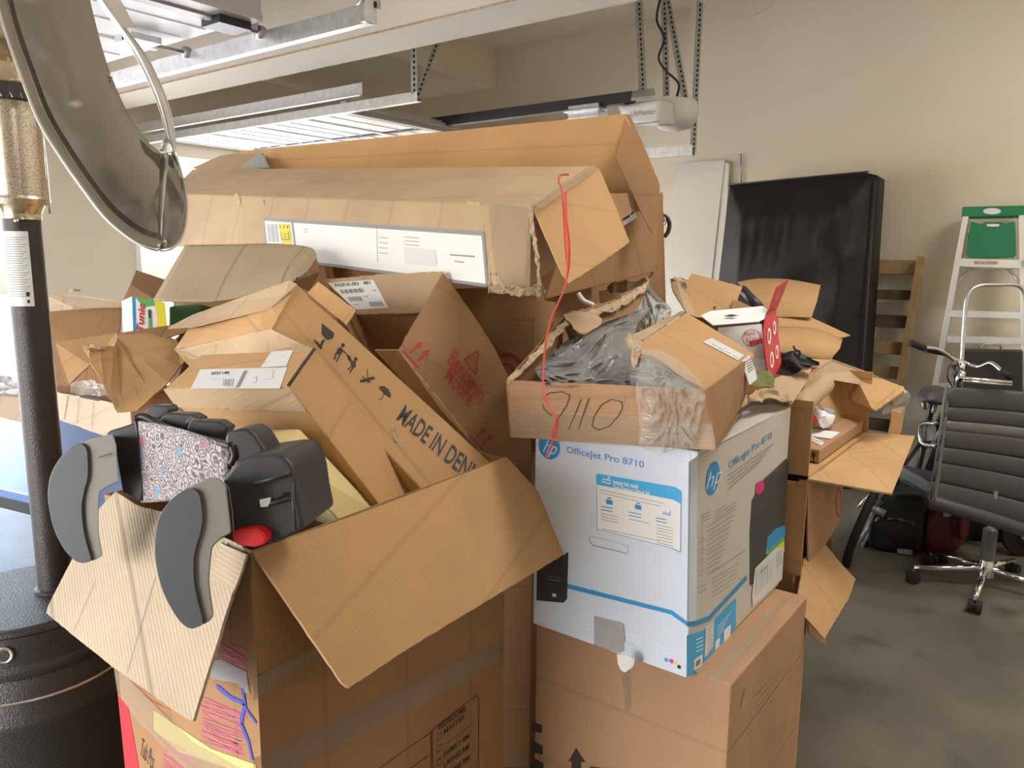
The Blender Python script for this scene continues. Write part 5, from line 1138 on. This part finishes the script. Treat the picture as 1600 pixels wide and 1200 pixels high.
# carton and clutter at the far left of the table
t = thing('carton', 'pale low carton at the far end of the blue table, behind the heater pole', 'box', tuple(P(20, 640, 2.9)))
hexa('carton_body', [(-60, 612, 2.8), (62, 625, 2.75), (68, 668, 2.7), (-60, 640, 2.75)], (_f-V((0, 0, _f.z)))*.25, M['pale'], t)
o = crumple('paper_pile', [[(-20, 590, 3.0), (20, 596, 3.0), (62, 606, 2.9)], [(-20, 606, 2.9), (20, 606, 2.9), (62, 616, 2.85)], [(-20, 618, 2.8), (20, 620, 2.8), (64, 628, 2.75)]], M['white'], None, amp=.05, nu=30, nv=16, freq=14)
o['label'] = 'heap of crumpled printed papers on the pale carton at the left edge'; o['category'] = 'papers'

# ================================================================ blue table-tennis table
t = thing('table_tennis_table', 'blue table tennis table top with white edge line behind the heater', 'table', tuple(az(10, 780, 0)))
zt_ = .76
e0, e1 = az(-60, 752, zt_), az(60, 780, zt_)      # near edge
far0, far1 = az(-60, 628, zt_), az(250, 695, zt_)
ed = (e1-e0).normalized(); pd = V((-ed.y, ed.x, 0))
if pd.dot(far0-e0) < 0: pd = -pd
wd = (far0-e0).dot(pd)
n0 = e0-ed*.9; n1 = e1+ed*.55
tp = [n0, n1, n1+pd*wd, n0+pd*wd]
hexa('table_top', tp, V((0, 0, -.022)), M['tabletop'], t, bevel=.001)
plT = Plane(*tp[:3])
def strip(name, a, b, w_, m, z=.0012):
    s = (b-a).cross(V((0, 0, 1))).normalized()*w_/2; up = V((0, 0, z))
    return mesh(name, [a-s+up, b-s+up, b+s+up, a+s+up], [(3, 2, 1, 0)], m, t)
strip('white_line', n0+pd*(wd-.015), n1+pd*(wd-.015), .025, M['white'])
strip('white_line', n0+pd*.012, n1+pd*.012, .02, M['white'])
hexa('apron', [n0+V((0, 0, -.022)), n1+V((0, 0, -.022)), n1+V((0, 0, -.062)), n0+V((0, 0, -.062))], pd*.02, M['black'], t, bevel=.001)
for s_ in (.1, .9):
    for w__ in (.12, .88):
        c = n0.lerp(n1, s_)+pd*wd*w__; box('leg', c.x-.02, c.x+.02, c.y-.02, c.y+.02, 0, zt_-.022, M['black'], t)

# ================================================================ patio heater
pc = P(58, 600, 1.75); HX, HY = pc.x, pc.y
t = thing('patio_heater', 'tall bronze patio heater with perforated emitter and hammered black tank housing', 'patio heater', (HX, HY, 0))
base = V((HX, HY, 0))
def zpix(y):
    lo, hi = 0.0, 3.0
    for _ in range(40):
        m_ = (lo+hi)/2; q = V((HX, HY, m_))-CAM; d = q.dot(_f); yy = 600-F*q.dot(_u)/d
        if yy > y: lo = m_
        else: hi = m_
    return lo
lidz = zpix(918)
hc = V((HX-.03, HY-.05, 0))
rb = .215
lathe('tank_housing', hc, [(rb*1.02, .0), (rb*1.02, .03), (rb*.98, .04), (rb*.98, lidz-.235), (rb*1.005, lidz-.225), (rb*1.005, lidz-.215), (rb*.98, lidz-.205), (rb*.97, lidz-.13), (rb*.93, lidz-.12), (rb*.95, lidz-.11), (rb*.95, lidz-.10), (rb*.91, lidz-.09), (rb*.91, lidz-.025)], M['housing'], t, seg=64)
lathe('housing_lid', hc+V((0, 0, lidz-.025)), [(rb*.90, 0), (rb*.93, .004), (rb*.925, .012), (rb*.90, .016), (rb*.885, .013), (rb*.87, .018), (.01, .024)], M['housing'], t, seg=64)
tube('wire_ring', [hc+V((rb*.985*math.cos(a), rb*.985*math.sin(a), lidz-.165)) for a in [i*2*math.pi/48 for i in range(48)]], .004, M['chrome'], t, closed=True)
marks_p = Plane(hc+V((.0, -.0, lidz-.06))+(CAM-hc-V((0, 0, lidz))).normalized()*.001, hc+V((0, 0, lidz)), hc+V((1, .75, lidz)))
dirc0 = V((CAM.x-hc.x, CAM.y-hc.y, 0)).normalized()
def pxx(p): q = p-CAM; return 800+F*q.dot(_r)/q.dot(_f)
dirc = min([Matrix.Rotation(a*.02, 3, 'Z') @ dirc0 for a in range(-60, 60)], key=lambda d: abs(pxx(hc+d*rb*.93+V((0, 0, lidz-.06)))-6)+(0 if d.dot(dirc0) > .3 else 99))
bc = hc+dirc*(rb*.915)+V((0, 0, lidz-.058))
lathe('badge', bc, [(.019, 0), (.019, .003), (.016, .005), (.014, .004)], M['steelbright'], t, axis=dirc, seg=24)
lathe('badge_field', bc+dirc*.004, [(.013, 0), (.012, .001)], M['housing'], t, axis=dirc, seg=24)
zj = zpix(342)
lathe('pole', base+V((0, 0, lidz-.002)), [(.045, 0), (.045, .006), (.0375, .010), (.0375, zj-lidz)], M['blackpole'], t, seg=40)
# label on the pole, facing the camera-left
dv = V((CAM.x-HX, CAM.y-HY, 0)).normalized()
def polepatch(name, z0, z1, a0, a1, m, r=.0382, n=12):
    vs = []; fs = []
    for i in range(n+1):
        a = a0+(a1-a0)*i/n; d = Matrix.Rotation(a, 3, 'Z') @ dv
        vs += [base+d*r+V((0, 0, z0)), base+d*r+V((0, 0, z1))]
    fs = [(2*i, 2*i+2, 2*i+3, 2*i+1) for i in range(n)]
    return mesh(name, vs, fs, m, t, smooth=True)
polepatch('instruction_label', zpix(477), zpix(362), -1.5, .25, M['label'])
for i in range(26): polepatch('label_line', zpix(372+i*3.6), zpix(372+i*3.6)+.0013, -1.25, .12-(i % 3)*.12, M['ink_grey'], r=.0385, n=8)
polepatch('label_dot', zpix(462), zpix(455), -.12, .05, M['ink'], r=.0388, n=4); polepatch('label_dot', zpix(472), zpix(467), -.1, .03, M['ink'], r=.0388, n=4)
tubes('screw', [((base+(Matrix.Rotation(-.25, 3, 'Z') @ dv)*.036+V((0, 0, zpix(346))), base+(Matrix.Rotation(-.25, 3, 'Z') @ dv)*.042+V((0, 0, zpix(346)))), .005)], M['steelbright'], t, seg=10)
lathe('neck', base, [(.040, zj-.002), (.0385, zj+.004), (.040, zj+.012), (.043, zj+.02), (.048, zj+.030), (.052, zj+.034), (.052, zj+.045), (.046, zj+.055)], M['gold'], t, seg=40)
ze0, ze1 = zpix(312), zpix(166)
lathe('emitter_screen', base, [(.054, ze0-.012), (.060, ze0), (.0575, ze0+.006)]+[(.0575+.0012*(i % 2), ze0+.008+(ze1-ze0-.016)*i/24) for i in range(25)]+[(.062, ze1), (.062, ze1+.01)], M['screen'], t, seg=48)
tubes('emitter_rod', [((base+(Matrix.Rotation(a, 3, 'Z') @ dv)*.066+V((0, 0, ze0-.03)), base+(Matrix.Rotation(a, 3, 'Z') @ dv)*.066+V((0, 0, ze1))), .0025) for a in (.95,)], M['steelbright'], t)
zv0, zv1 = zpix(163), zpix(138)
lathe('vent_ring', base, [(.066, zv0), (.070, zv0+.004), (.070, zv1), (.066, zv1+.004), (.055, zv1+.006)], M['photo_dark'], t, seg=48)
for i in range(24):
    a = i*2*math.pi/24; d = Matrix.Rotation(a, 3, 'Z') @ dv; s_ = V((-d.y, d.x, 0))
    mesh('vent_louvre', *tube_data([base+d*.071+V((0, 0, zv0+.004))-s_*.004, base+d*.0745+V((0, 0, (zv0+zv1)/2-.002)), base+d*.071+V((0, 0, zv0+.004))+s_*.004], .0012, 5), M['gold'], t)
zc0, zc1 = zpix(136), zpix(104)
lathe('burner_cap', base, [(.068, zc0), (.070, zc0+.003), (.066, zc1-.01), (.060, zc1), (.045, zc1+.004), (.050, zc1+.015), (.066, zc1+.03), (.070, zc1+.06), (.055, zc1+.075), (.02, zc1+.085), (.012, zc1+.12), (.012, zc1+.16)], M['gold'], t, seg=40)

# ---- reflector: rolled aluminium dish hanging tilted, panel edge towards the room
t = thing('heater_reflector', 'large tilted brushed aluminium heater reflector dish hanging at top left', 'reflector', tuple(P(180, 200, 1.3)))
Lr = [(-20, -60, 1.20), (-8, -12, 1.19), (5, 40, 1.18), (30, 112, 1.17), (60, 188, 1.16), (95, 246, 1.15), (130, 296, 1.15), (165, 341, 1.15), (205, 374, 1.155), (232, 387, 1.16), (250, 391, 1.17)]
Rr = [(128, -60, 1.42), (138, -12, 1.41), (150, 38, 1.40), (160, 76, 1.39), (173, 116, 1.385), (188, 152, 1.38), (203, 182, 1.375), (220, 207, 1.37), (236, 226, 1.36), (246, 234, 1.355), (252, 240, 1.35)]
nL = 50; A_ = interp([P(*q) for q in Lr], nL); B_ = interp([P(*q) for q in Rr], nL)
def band(a, b, bow, m=16, lip=0):
    rows = []
    for k in range(m):
        u = k/(m-1); row = []
        for i in range(len(a)):
            p = a[i].lerp(b[i], u); n = (p-CAM).normalized(); row.append(p+n*bow*math.sin(math.pi*u))
        rows.append(row)
    return rows
main = band(A_, B_, .07)
loft('dish_panel', main, M['steel'], t, th=.0012)
# inner lip strip along the rim
lipin = [[A_[i].lerp(B_[i], .0) for i in range(nL)], [A_[i].lerp(B_[i], .07)-(A_[i]-CAM).normalized()*.004 for i in range(nL)], [A_[i].lerp(B_[i], .15)+(A_[i]-CAM).normalized()*.012 for i in range(nL)]]
loft('rim_lip', lipin, M['steel'], t, th=.001)
tube('rolled_rim', A_[:-1], .0022, M['steelbright'], t)
# lower end panel
Ar = [(250, 391, 1.17), (262, 390, 1.18), (274, 384, 1.20), (284, 371, 1.23), (290, 350, 1.27), (292, 325, 1.30), (290, 298, 1.33), (286, 280, 1.35), (281, 262, 1.37), (276, 246, 1.38), (273, 238, 1.38)]
A2 = interp([P(*q) for q in Ar], 30)
cB = P(252, 240, 1.35); cA = P(250, 391, 1.17)
inner = [cA.lerp(cB, min(1, k/14)**.9) + (cA-CAM).normalized()*.05*math.sin(math.pi*min(1, k/14)) for k in range(30)]
rows = [[inner[i].lerp(A2[i], k/9)+(A2[i]-CAM).normalized()*.02*math.sin(math.pi*k/9) for i in range(30)] for k in range(10)]
loft('end_panel', rows, M['steel'], t, th=.0012)
tube('rolled_rim', A2, .0022, M['steelbright'], t)
loft('seam_flange', [[(250, 250, 1.345), (249, 300, 1.31), (249, 340, 1.27), (250, 372, 1.21)], [(263, 238, 1.34), (258, 300, 1.30), (254, 340, 1.26), (252, 372, 1.20)]], M['steelbright'], t, th=.0015, smooth=True)
# far rim with folded flange
Ua = [(128, -60, 1.46), (150, -5, 1.47), (185, 44, 1.48), (212, 86, 1.48), (234, 130, 1.47), (250, 172, 1.46), (260, 212, 1.44), (264, 238, 1.42)]
Ub = [(140, -60, 1.46), (163, -5, 1.47), (193, 40, 1.48), (226, 84, 1.48), (250, 130, 1.47), (265, 172, 1.46), (273, 212, 1.44), (273, 240, 1.41)]
ua = interp([P(*q) for q in Ua], 50); ub = interp([P(*q) for q in Ub], 50)
loft('far_rim', band(ua, ub, -.012, 6), M['steelbright'], t, th=.0012)
tube('rolled_rim', ua, .0018, M['steelbright'], t); tube('rolled_rim', ub, .0018, M['steelbright'], t)
loft('curled_end', [[(250, 236, 1.35), (253, 222, 1.37), (260, 214, 1.38), (264, 240, 1.38), (270, 243, 1.38)], [(258, 236, 1.34), (262, 226, 1.35), (268, 222, 1.36), (272, 238, 1.37), (274, 242, 1.37)]], M['steelbright'], t, th=.001)
sheet('flange_plate', [(148, -40, 1.44), (178, -40, 1.44), (188, 0, 1.44), (212, 44, 1.44), (190, 42, 1.44), (160, -2, 1.44)], M['steelbright'], t, th=.0015)
tube('support_arm', [base+V((0, 0, zc1+.15)), base+V((.05, .03, zc1+.17)), P(60, -70, 1.33), P(90, -52, 1.36)], .006, M['steelbright'], t, n=20)
tubes('rivet', [((P(172, 119, 1.372), P(172, 119, 1.378)), .004)], M['steelbright'], t, seg=10)

# ================================================================ things on the back of the printer carton
ztop = zt
t = thing('gift_box', 'open white and red gift box with a round emblem, red lid panel raised', 'gift box', tuple(P(1160, 540, 1.95)))
sheet('white_lid_flap', [(1095, 493, 1.96), (1110, 486, 1.98), (1150, 482, 2.0), (1192, 478, 1.98), (1199, 484, 1.97), (1194, 498, 1.93), (1186, 502, 1.92), (1114, 508, 1.92)], M['white'], t, th=.002)
plW = Plane((1122, 511, 1.93), (1193, 505, 1.92), (1195, 560, 1.92))
poly('white_front', plW, [(1122, 512), (1190, 506), (1194, 560), (1190, 562), (1160, 566), (1120, 566)], M['white'], t, th=.002)
hexa('inner_tray', [(1126, 516, 1.96), (1190, 510, 1.96), (1194, 562, 1.96), (1130, 566, 1.96)], _f*.10, M['white'], t)
marks('round_emblem', plW, [(1174+14*math.cos(a), 528+13*math.sin(a), 1174+14*math.cos(a+.28), 528+13*math.sin(a+.28), .0016) for a in [i*.27 for i in range(24)]], M['red'], t, off=.0015)
text('emblem_lettering', 'Make', plW, (1163, 526), (1180, 523), (1162, 519), M['red'], t, off=.0016, shear=.2)
text('emblem_lettering', 'A Cup', plW, (1165, 535), (1182, 532), (1164, 528), M['red'], t, off=.0016, shear=.2)
marks('red_banner', plW, [[(1170, 533), (1187, 530), (1187, 537), (1172, 540)], [(1188, 530), (1192, 529), (1190, 533), (1193, 537), (1188, 536)]], M['red'], t, off=.0015)
marks('slot', Plane((1095, 493, 1.955), (1192, 478, 1.975), (1114, 508, 1.915)), [[(1130, 494), (1142, 491), (1155, 493), (1142, 495)]], M['ink'], t, off=.004)
plR = Plane((1193, 504, 1.92), (1214, 484, 2.02), (1203, 602, 1.86))
poly('red_side', plR, [(1196, 496), (1202, 484), (1213, 482), (1216, 520), (1221, 568), (1203, 602), (1198, 570), (1193, 520)], M['red'], t, th=.003)
marks('cup_print', plR, [pgon(1202, 525, 3, 13, 14), pgon(1210, 512, 2.6, 11, 14), pgon(1206, 562, 3, 13, 14), pgon(1214, 550, 2.6, 11, 14)], M['white'], t, off=.0015)
marks('cup_print_centre', plR, [pgon(1202, 525, 1.6, 9, 10), pgon(1210, 512, 1.4, 7, 10), pgon(1206, 562, 1.6, 9, 10), pgon(1214, 550, 1.4, 7, 10)], M['red'], t, off=.0022)
plR2 = Plane((1202, 484, 1.94), (1214, 482, 2.0), (1233, 436, 2.02))
poly('red_lid_panel', plR2, [(1202, 484), (1214, 449), (1233, 436), (1230, 444), (1214, 483)], M['red'], t, th=.003)
marks('small_print', plR2, [(1213, 468, 1217, 460, .002)], M['white'], t, off=.0015)
hexa('lower_side', [(1165, 564, 1.93), (1196, 560, 1.90), (1201, 598, 1.86), (1166, 600, 1.9)], _f*.08, M['label'], t)
# kraft sheets and dark bag on the printer carton
t = thing('flattened_carton', 'flattened kraft cardboard sheets with a ragged front edge on the printer carton', 'cardboard', tuple(P(1200, 612, 1.85)))
sheet('sheet', [(1178, 616, 1.74), (1200, 596, 1.86), (1228, 584, 1.95), (1268, 576, 2.05), (1262, 592, 1.98), (1240, 627, 1.84), (1225, 624, 1.8)], M['kraft'], t, jit=.001)
crumple('ragged_edge', [[(1160, 620, 1.68), (1185, 608, 1.75), (1215, 610, 1.8), (1242, 626, 1.84)], [(1152, 636, 1.66), (1180, 626, 1.72), (1210, 624, 1.78), (1240, 630, 1.83)]], M['kraft'], t, amp=.015, nu=40, nv=8, freq=24, th=.003)
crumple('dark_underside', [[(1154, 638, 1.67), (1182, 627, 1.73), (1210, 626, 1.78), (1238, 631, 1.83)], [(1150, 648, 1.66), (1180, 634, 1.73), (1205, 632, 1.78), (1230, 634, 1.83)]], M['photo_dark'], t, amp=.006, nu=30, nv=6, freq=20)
o = crumple('crumpled_bag', [[(1215, 563, 2.0), (1235, 548, 2.02), (1255, 552, 2.02), (1276, 556, 2.0)], [(1210, 580, 1.96), (1235, 570, 1.97), (1255, 568, 1.98), (1272, 572, 1.97)], [(1215, 586, 1.93), (1235, 584, 1.94), (1255, 580, 1.95), (1270, 580, 1.95)]], M['blackcloth'], None, amp=.03, nu=36, nv=22, freq=14)
o['label'] = 'crumpled black plastic bag right of the red gift box'; o['category'] = 'plastic bag'
o = tube('cable_tie', [(1246, 560, 1.95), (1250, 550, 1.94), (1242, 546, 1.93), (1240, 540, 1.93)], .0025, M['black'], None, n=16); o['label'] = 'thin black twist sticking up from the crumpled black bag'; o['category'] = 'twist tie'
o = crumple('green_cloth', [[(1165, 580, 1.84), (1185, 578, 1.86), (1205, 582, 1.86)], [(1170, 598, 1.80), (1190, 604, 1.80), (1212, 606, 1.82)]], M['olive'], None, amp=.02, nu=20, nv=12, freq=18); o['label'] = 'olive green cloth crumpled under the red gift box'; o['category'] = 'cloth'

# ================================================================ cartons behind: round flap carton, strip flaps
zc_ = .95
t = thing('carton', 'open carton with curved flaps in front of the black mattress', 'box', tuple(P(1240, 560, 2.9)))
def curl(name, px_rows, m, parent, n=20):
    R_ = [interp([P(*q) for q in r], n) for r in px_rows]
    return loft(name, R_, m, parent, th=.005)
curl('back_flap', [[(1153, 441, 3.3), (1185, 436, 3.3), (1230, 437, 3.3), (1282, 446, 3.3)], [(1175, 468, 3.2), (1200, 464, 3.2), (1235, 464, 3.2), (1276, 472, 3.2)], [(1195, 494, 3.05), (1215, 495, 3.05), (1240, 495, 3.05), (1268, 496, 3.05)]], M['tan'], t)
sheet('right_flap', [(1215, 496, 3.05), (1268, 496, 3.1), (1329, 524, 3.0), (1312, 528, 2.95), (1216, 514, 2.95)], M['tan'], t)
curl('front_flap', [[(1212, 512, 2.92), (1245, 511, 2.92), (1280, 516, 2.92), (1316, 531, 2.92)], [(1212, 530, 2.85), (1245, 532, 2.85), (1280, 538, 2.84), (1312, 545, 2.84)], [(1215, 550, 2.78), (1245, 555, 2.78), (1275, 560, 2.78), (1298, 562, 2.80)]], M['tan'], t)
hexa('carton_body', [(1190, 520, 3.05), (1300, 530, 2.98), az(1300, 880, 0.0), az(1190, 880, 0)], V((-.1, .35, 0)), M['brown'], t)
sheet('low_flap', [(1262, 560, 2.7), (1300, 562, 2.78), (1298, 570, 2.7), (1268, 582, 2.6)], M['tan'], t)
t = thing('carton', 'open carton with torn tape on its upright flap, in front of the white panel', 'box', tuple(P(1110, 470, 2.75)))
sheet('back_flap', [(1081, 427, 2.9), (1160, 448, 2.95), (1146, 486, 2.85), (1096, 496, 2.75), (1084, 495, 2.75), (1068, 450, 2.85)], M['tan'], t, jit=.001)
sheet('left_flap', [(1048, 436, 2.85), (1055, 432, 2.85), (1070, 450, 2.85), (1088, 495, 2.75), (1074, 490, 2.7), (1052, 455, 2.8)], M['tan_light'], t, jit=.002)
sheet('inner_wall', [(1146, 466, 2.9), (1175, 480, 2.9), (1178, 495, 2.8), (1140, 494, 2.75)], M['brown'], t)
hexa('carton_body', [(1062, 492, 2.8), (1185, 496, 2.85), az(1185, 880, 0), az(1070, 890, 0)], V((-.1, .3, 0)), M['brown'], t)
crumple('torn_tape', [[(1048, 434, 2.84), (1060, 433, 2.84), (1072, 437, 2.84)], [(1052, 446, 2.83), (1064, 447, 2.83), (1074, 452, 2.83)]], M['torn'], t, amp=.02, nu=14, nv=8, freq=24)
marks('dark_hole', Plane((1081, 427, 2.9), (1160, 448, 2.95), (1096, 496, 2.75)), [[(1115, 478), (1119, 479), (1117, 484)]], M['ink'], t, off=.002)
o = tube('foam_bar', [(1160, 452, 3.0), (1172, 465, 2.95), (1188, 482, 2.9)], .018, M['photo_dark'], None, seg=6); o['label'] = 'dark grey bar sticking out between the flaps before the mattress'; o['category'] = 'bar'

# ================================================================ cartons right of the printer carton
YR = yr+.06
pf0 = ay(1262, 748, YR); XR = pf0.x; z1_ = pf0.z
q1_ = az(1322, 673, z1_); YR2 = q1_.y
z2_ = ax(1326, 580, q1_.x).z
XL_ = XR-.42
t = thing('carton', 'carton lying on its side with wide flaps spread open, small carton inside', 'box', (XR-.2, (YR+YR2)/2, z1_))
boxes('carton_body', [(XL_, XR, YR, YR+.005, z1_, z2_), (XL_, XR, YR2-.005, YR2, z1_, z2_), (XL_, XL_+.005, YR, YR2, z1_, z2_), (XL_, XR, YR, YR2, z1_, z1_+.005), ], M['tan'], t)
sheet('bottom_flap', [V((XR, YR, z1_)), V((q1_.x, YR2, z1_)), P(1430, 681, (q1_-CAM).dot(_f)-.02), P(1394, 771, (pf0-CAM).dot(_f)+.10)], M['tan'], t, jit=.001, th=.005)
dR = (q1_-CAM).dot(_f)
sheet('back_flap', [(1326, 578, dR), (1345, 582, dR), (1412, 604, dR-.08), (1413, 610, dR-.10), (1368, 641, dR-.2), (1325, 622, dR-.02)], M['tan'], t, jit=.001, th=.005)
sheet('folded_rim', [(1300, 562, dR-.05), (1350, 580, dR-.02), (1410, 606, dR-.06), (1404, 612, dR-.04), (1330, 588, dR+.02), (1260, 588, dR-.1)], M['tan_light'], t)
sheet('back_wall', [(1244, 590, dR-.25), (1290, 577, dR-.02), (1326, 580, dR), (1322, 676, dR), (1250, 690, dR-.2)], M['tan'], t)
crumple('tape_shreds', [[(1396, 612, dR-.1), (1406, 604, dR-.08), (1416, 612, dR-.08)], [(1385, 632, dR-.15), (1400, 626, dR-.1), (1420, 632, dR-.08)], [(1378, 648, dR-.15), (1395, 645, dR-.1), (1414, 648, dR-.05)]], M['filmclear'], t, amp=.02, nu=16, nv=14, freq=20)
sheet('hanging_strip', [(1392, 640, dR), (1415, 634, dR), (1408, 675, dR), (1402, 683, dR), (1386, 682, dR), (1392, 660, dR)], M['tan'], t)
# paper tube
o = lathe('paper_tube', P(1244, 640, dR-.42), [(.0, 0), (.028, .0), (.028, .30), (.020, .30), (.020, .28)], M['kraft'], None, seg=28, axis=(P(1282, 606, dR-.22)-P(1244, 640, dR-.42)))
o['label'] = 'kraft cardboard tube sticking up at the corner of the side-lying carton'; o['category'] = 'tube'
# small inner carton
t = thing('small_carton', 'small brown carton with an up arrow and white label strip, inside the side-lying carton', 'box', tuple(P(1280, 700, dR-.2)))
i0 = P(1256, 690, dR-.36); i1 = P(1286, 702, dR-.36); i2 = P(1320, 660, dR-.06); i3 = P(1258, 650, dR-.1)
i1 = ax(1281, 703, XR-.012)
hb = V((0, 0, -(i1.z-z1_-.008)))
i0 = V((i1.x-.20, i1.y, i1.z)); i2 = V((i1.x, YR2-.02, i1.z)); i3 = V((i0.x, i2.y, i1.z))
vs = [i0, i1, i2, i3]+[q+hb for q in (i0, i1, i2, i3)]
mesh('carton_body', vs, orient(vs, HF), M['pinkish'], t, bevel=.003)
pS = Plane(i1, i0, i1+hb); pU = Plane(i1, i2, i0)
marks('label_strip', pU, [[(1258, 683), (1262, 679), (1288, 691), (1284, 696)]], M['white'], t, off=.001)
marks('label_print', pU, [(1263, 683, 1282, 691, .005)], M['ink_grey'], t, off=.0014)
arrows(pS, 1265, 716, 22, M['ink'], t, name='printed_arrow')
o = mesh('leaflet', [V((i0.x+.02, i1.y+.14, i1.z+.003)), V((i1.x-.01, i1.y+.14, i1.z+.003)), V((i1.x-.01, i1.y+.24, i1.z+.003)), V((i0.x+.02, i1.y+.24, i1.z+.003))], [(0, 1, 2, 3)], M['white'], None)
m_ = o.modifiers.new('t', 'SOLIDIFY'); m_.thickness = .002
o['label'] = 'white leaflet lying on the small arrow carton'; o['category'] = 'leaflet'
o = crumple('crumpled_wrapper', [[(1258, 640, dR-.26), (1272, 632, dR-.24), (1285, 645, dR-.2)], [(1260, 655, dR-.28), (1278, 650, dR-.26), (1300, 655, dR-.2)], [(1262, 663, dR-.28), (1280, 663, dR-.26), (1302, 668, dR-.2)]], M['white'], None, amp=.03, nu=24, nv=18, freq=26)
o['label'] = 'crumpled white and red wrapper on the small arrow carton'; o['category'] = 'wrapper'
mesh('red_print', [P(1262, 658, dR-.33), P(1280, 660, dR-.33), P(1271, 645, dR-.33)], [(0, 1, 2)], M['red'], o)
o.children[0].location = (0, 0, 0)
o = crumple('grey_cloth', [[(1280, 640, dR-.2), (1292, 636, dR-.15), (1302, 648, dR-.15)], [(1284, 656, dR-.22), (1296, 656, dR-.2), (1303, 660, dR-.15)]], M['labelgrey'], None, amp=.02, nu=16, nv=12, freq=24); o['label'] = 'grey folded cloth beside the crumpled wrapper'; o['category'] = 'cloth'
# lower right carton
t = thing('carton', 'lower brown carton with a red ring print and a flap hanging over the floor', 'box', (XR-.2, (YR+YR2)/2, 0))
zf_ = ax(1240, 912, XR).z
boxes('carton_body', [(XL_, XR-.02, YR+.006, YR+.17, 0, z1_-.012), (XL_, XR-.02, YR, YR2, z1_-.012, z1_-.006), (XL_, XR, YR, YR+.005, zf_, z1_-.006)], M['tan'], t)
pX = Plane(V((XR, YR, 0)), V((XR, YR2, 0)), V((XR, YR, 1)))
poly('side_panel', pX, [(1262, 750), (1317, 752), (1316, 795), (1310, 818), (1290, 851), (1300, 872), (1290, 1010), (1264, 990)], M['pinkish'], t, jit=.001)
marks('red_ring', pX, [(1311+4*math.cos(a), 785+22*math.sin(a), 1311+4*math.cos(a+.3), 785+22*math.sin(a+.3), .005) for a in [i*.29 for i in range(22)]], M['red_ink'], t, off=.0015)
lfl = Plane(V((XR, YR, ax(1262, 880, XR).z)), V((XR, YR2, ax(1262, 880, XR).z)), P(1288, 998, (pf0-CAM).dot(_f)-.02))
poly('hanging_flap', lfl, [(1258, 870), (1290, 851), (1312, 878), (1337, 905), (1326, 935), (1288, 998), (1262, 968), (1244, 950)], M['tan'], t, jit=.001)
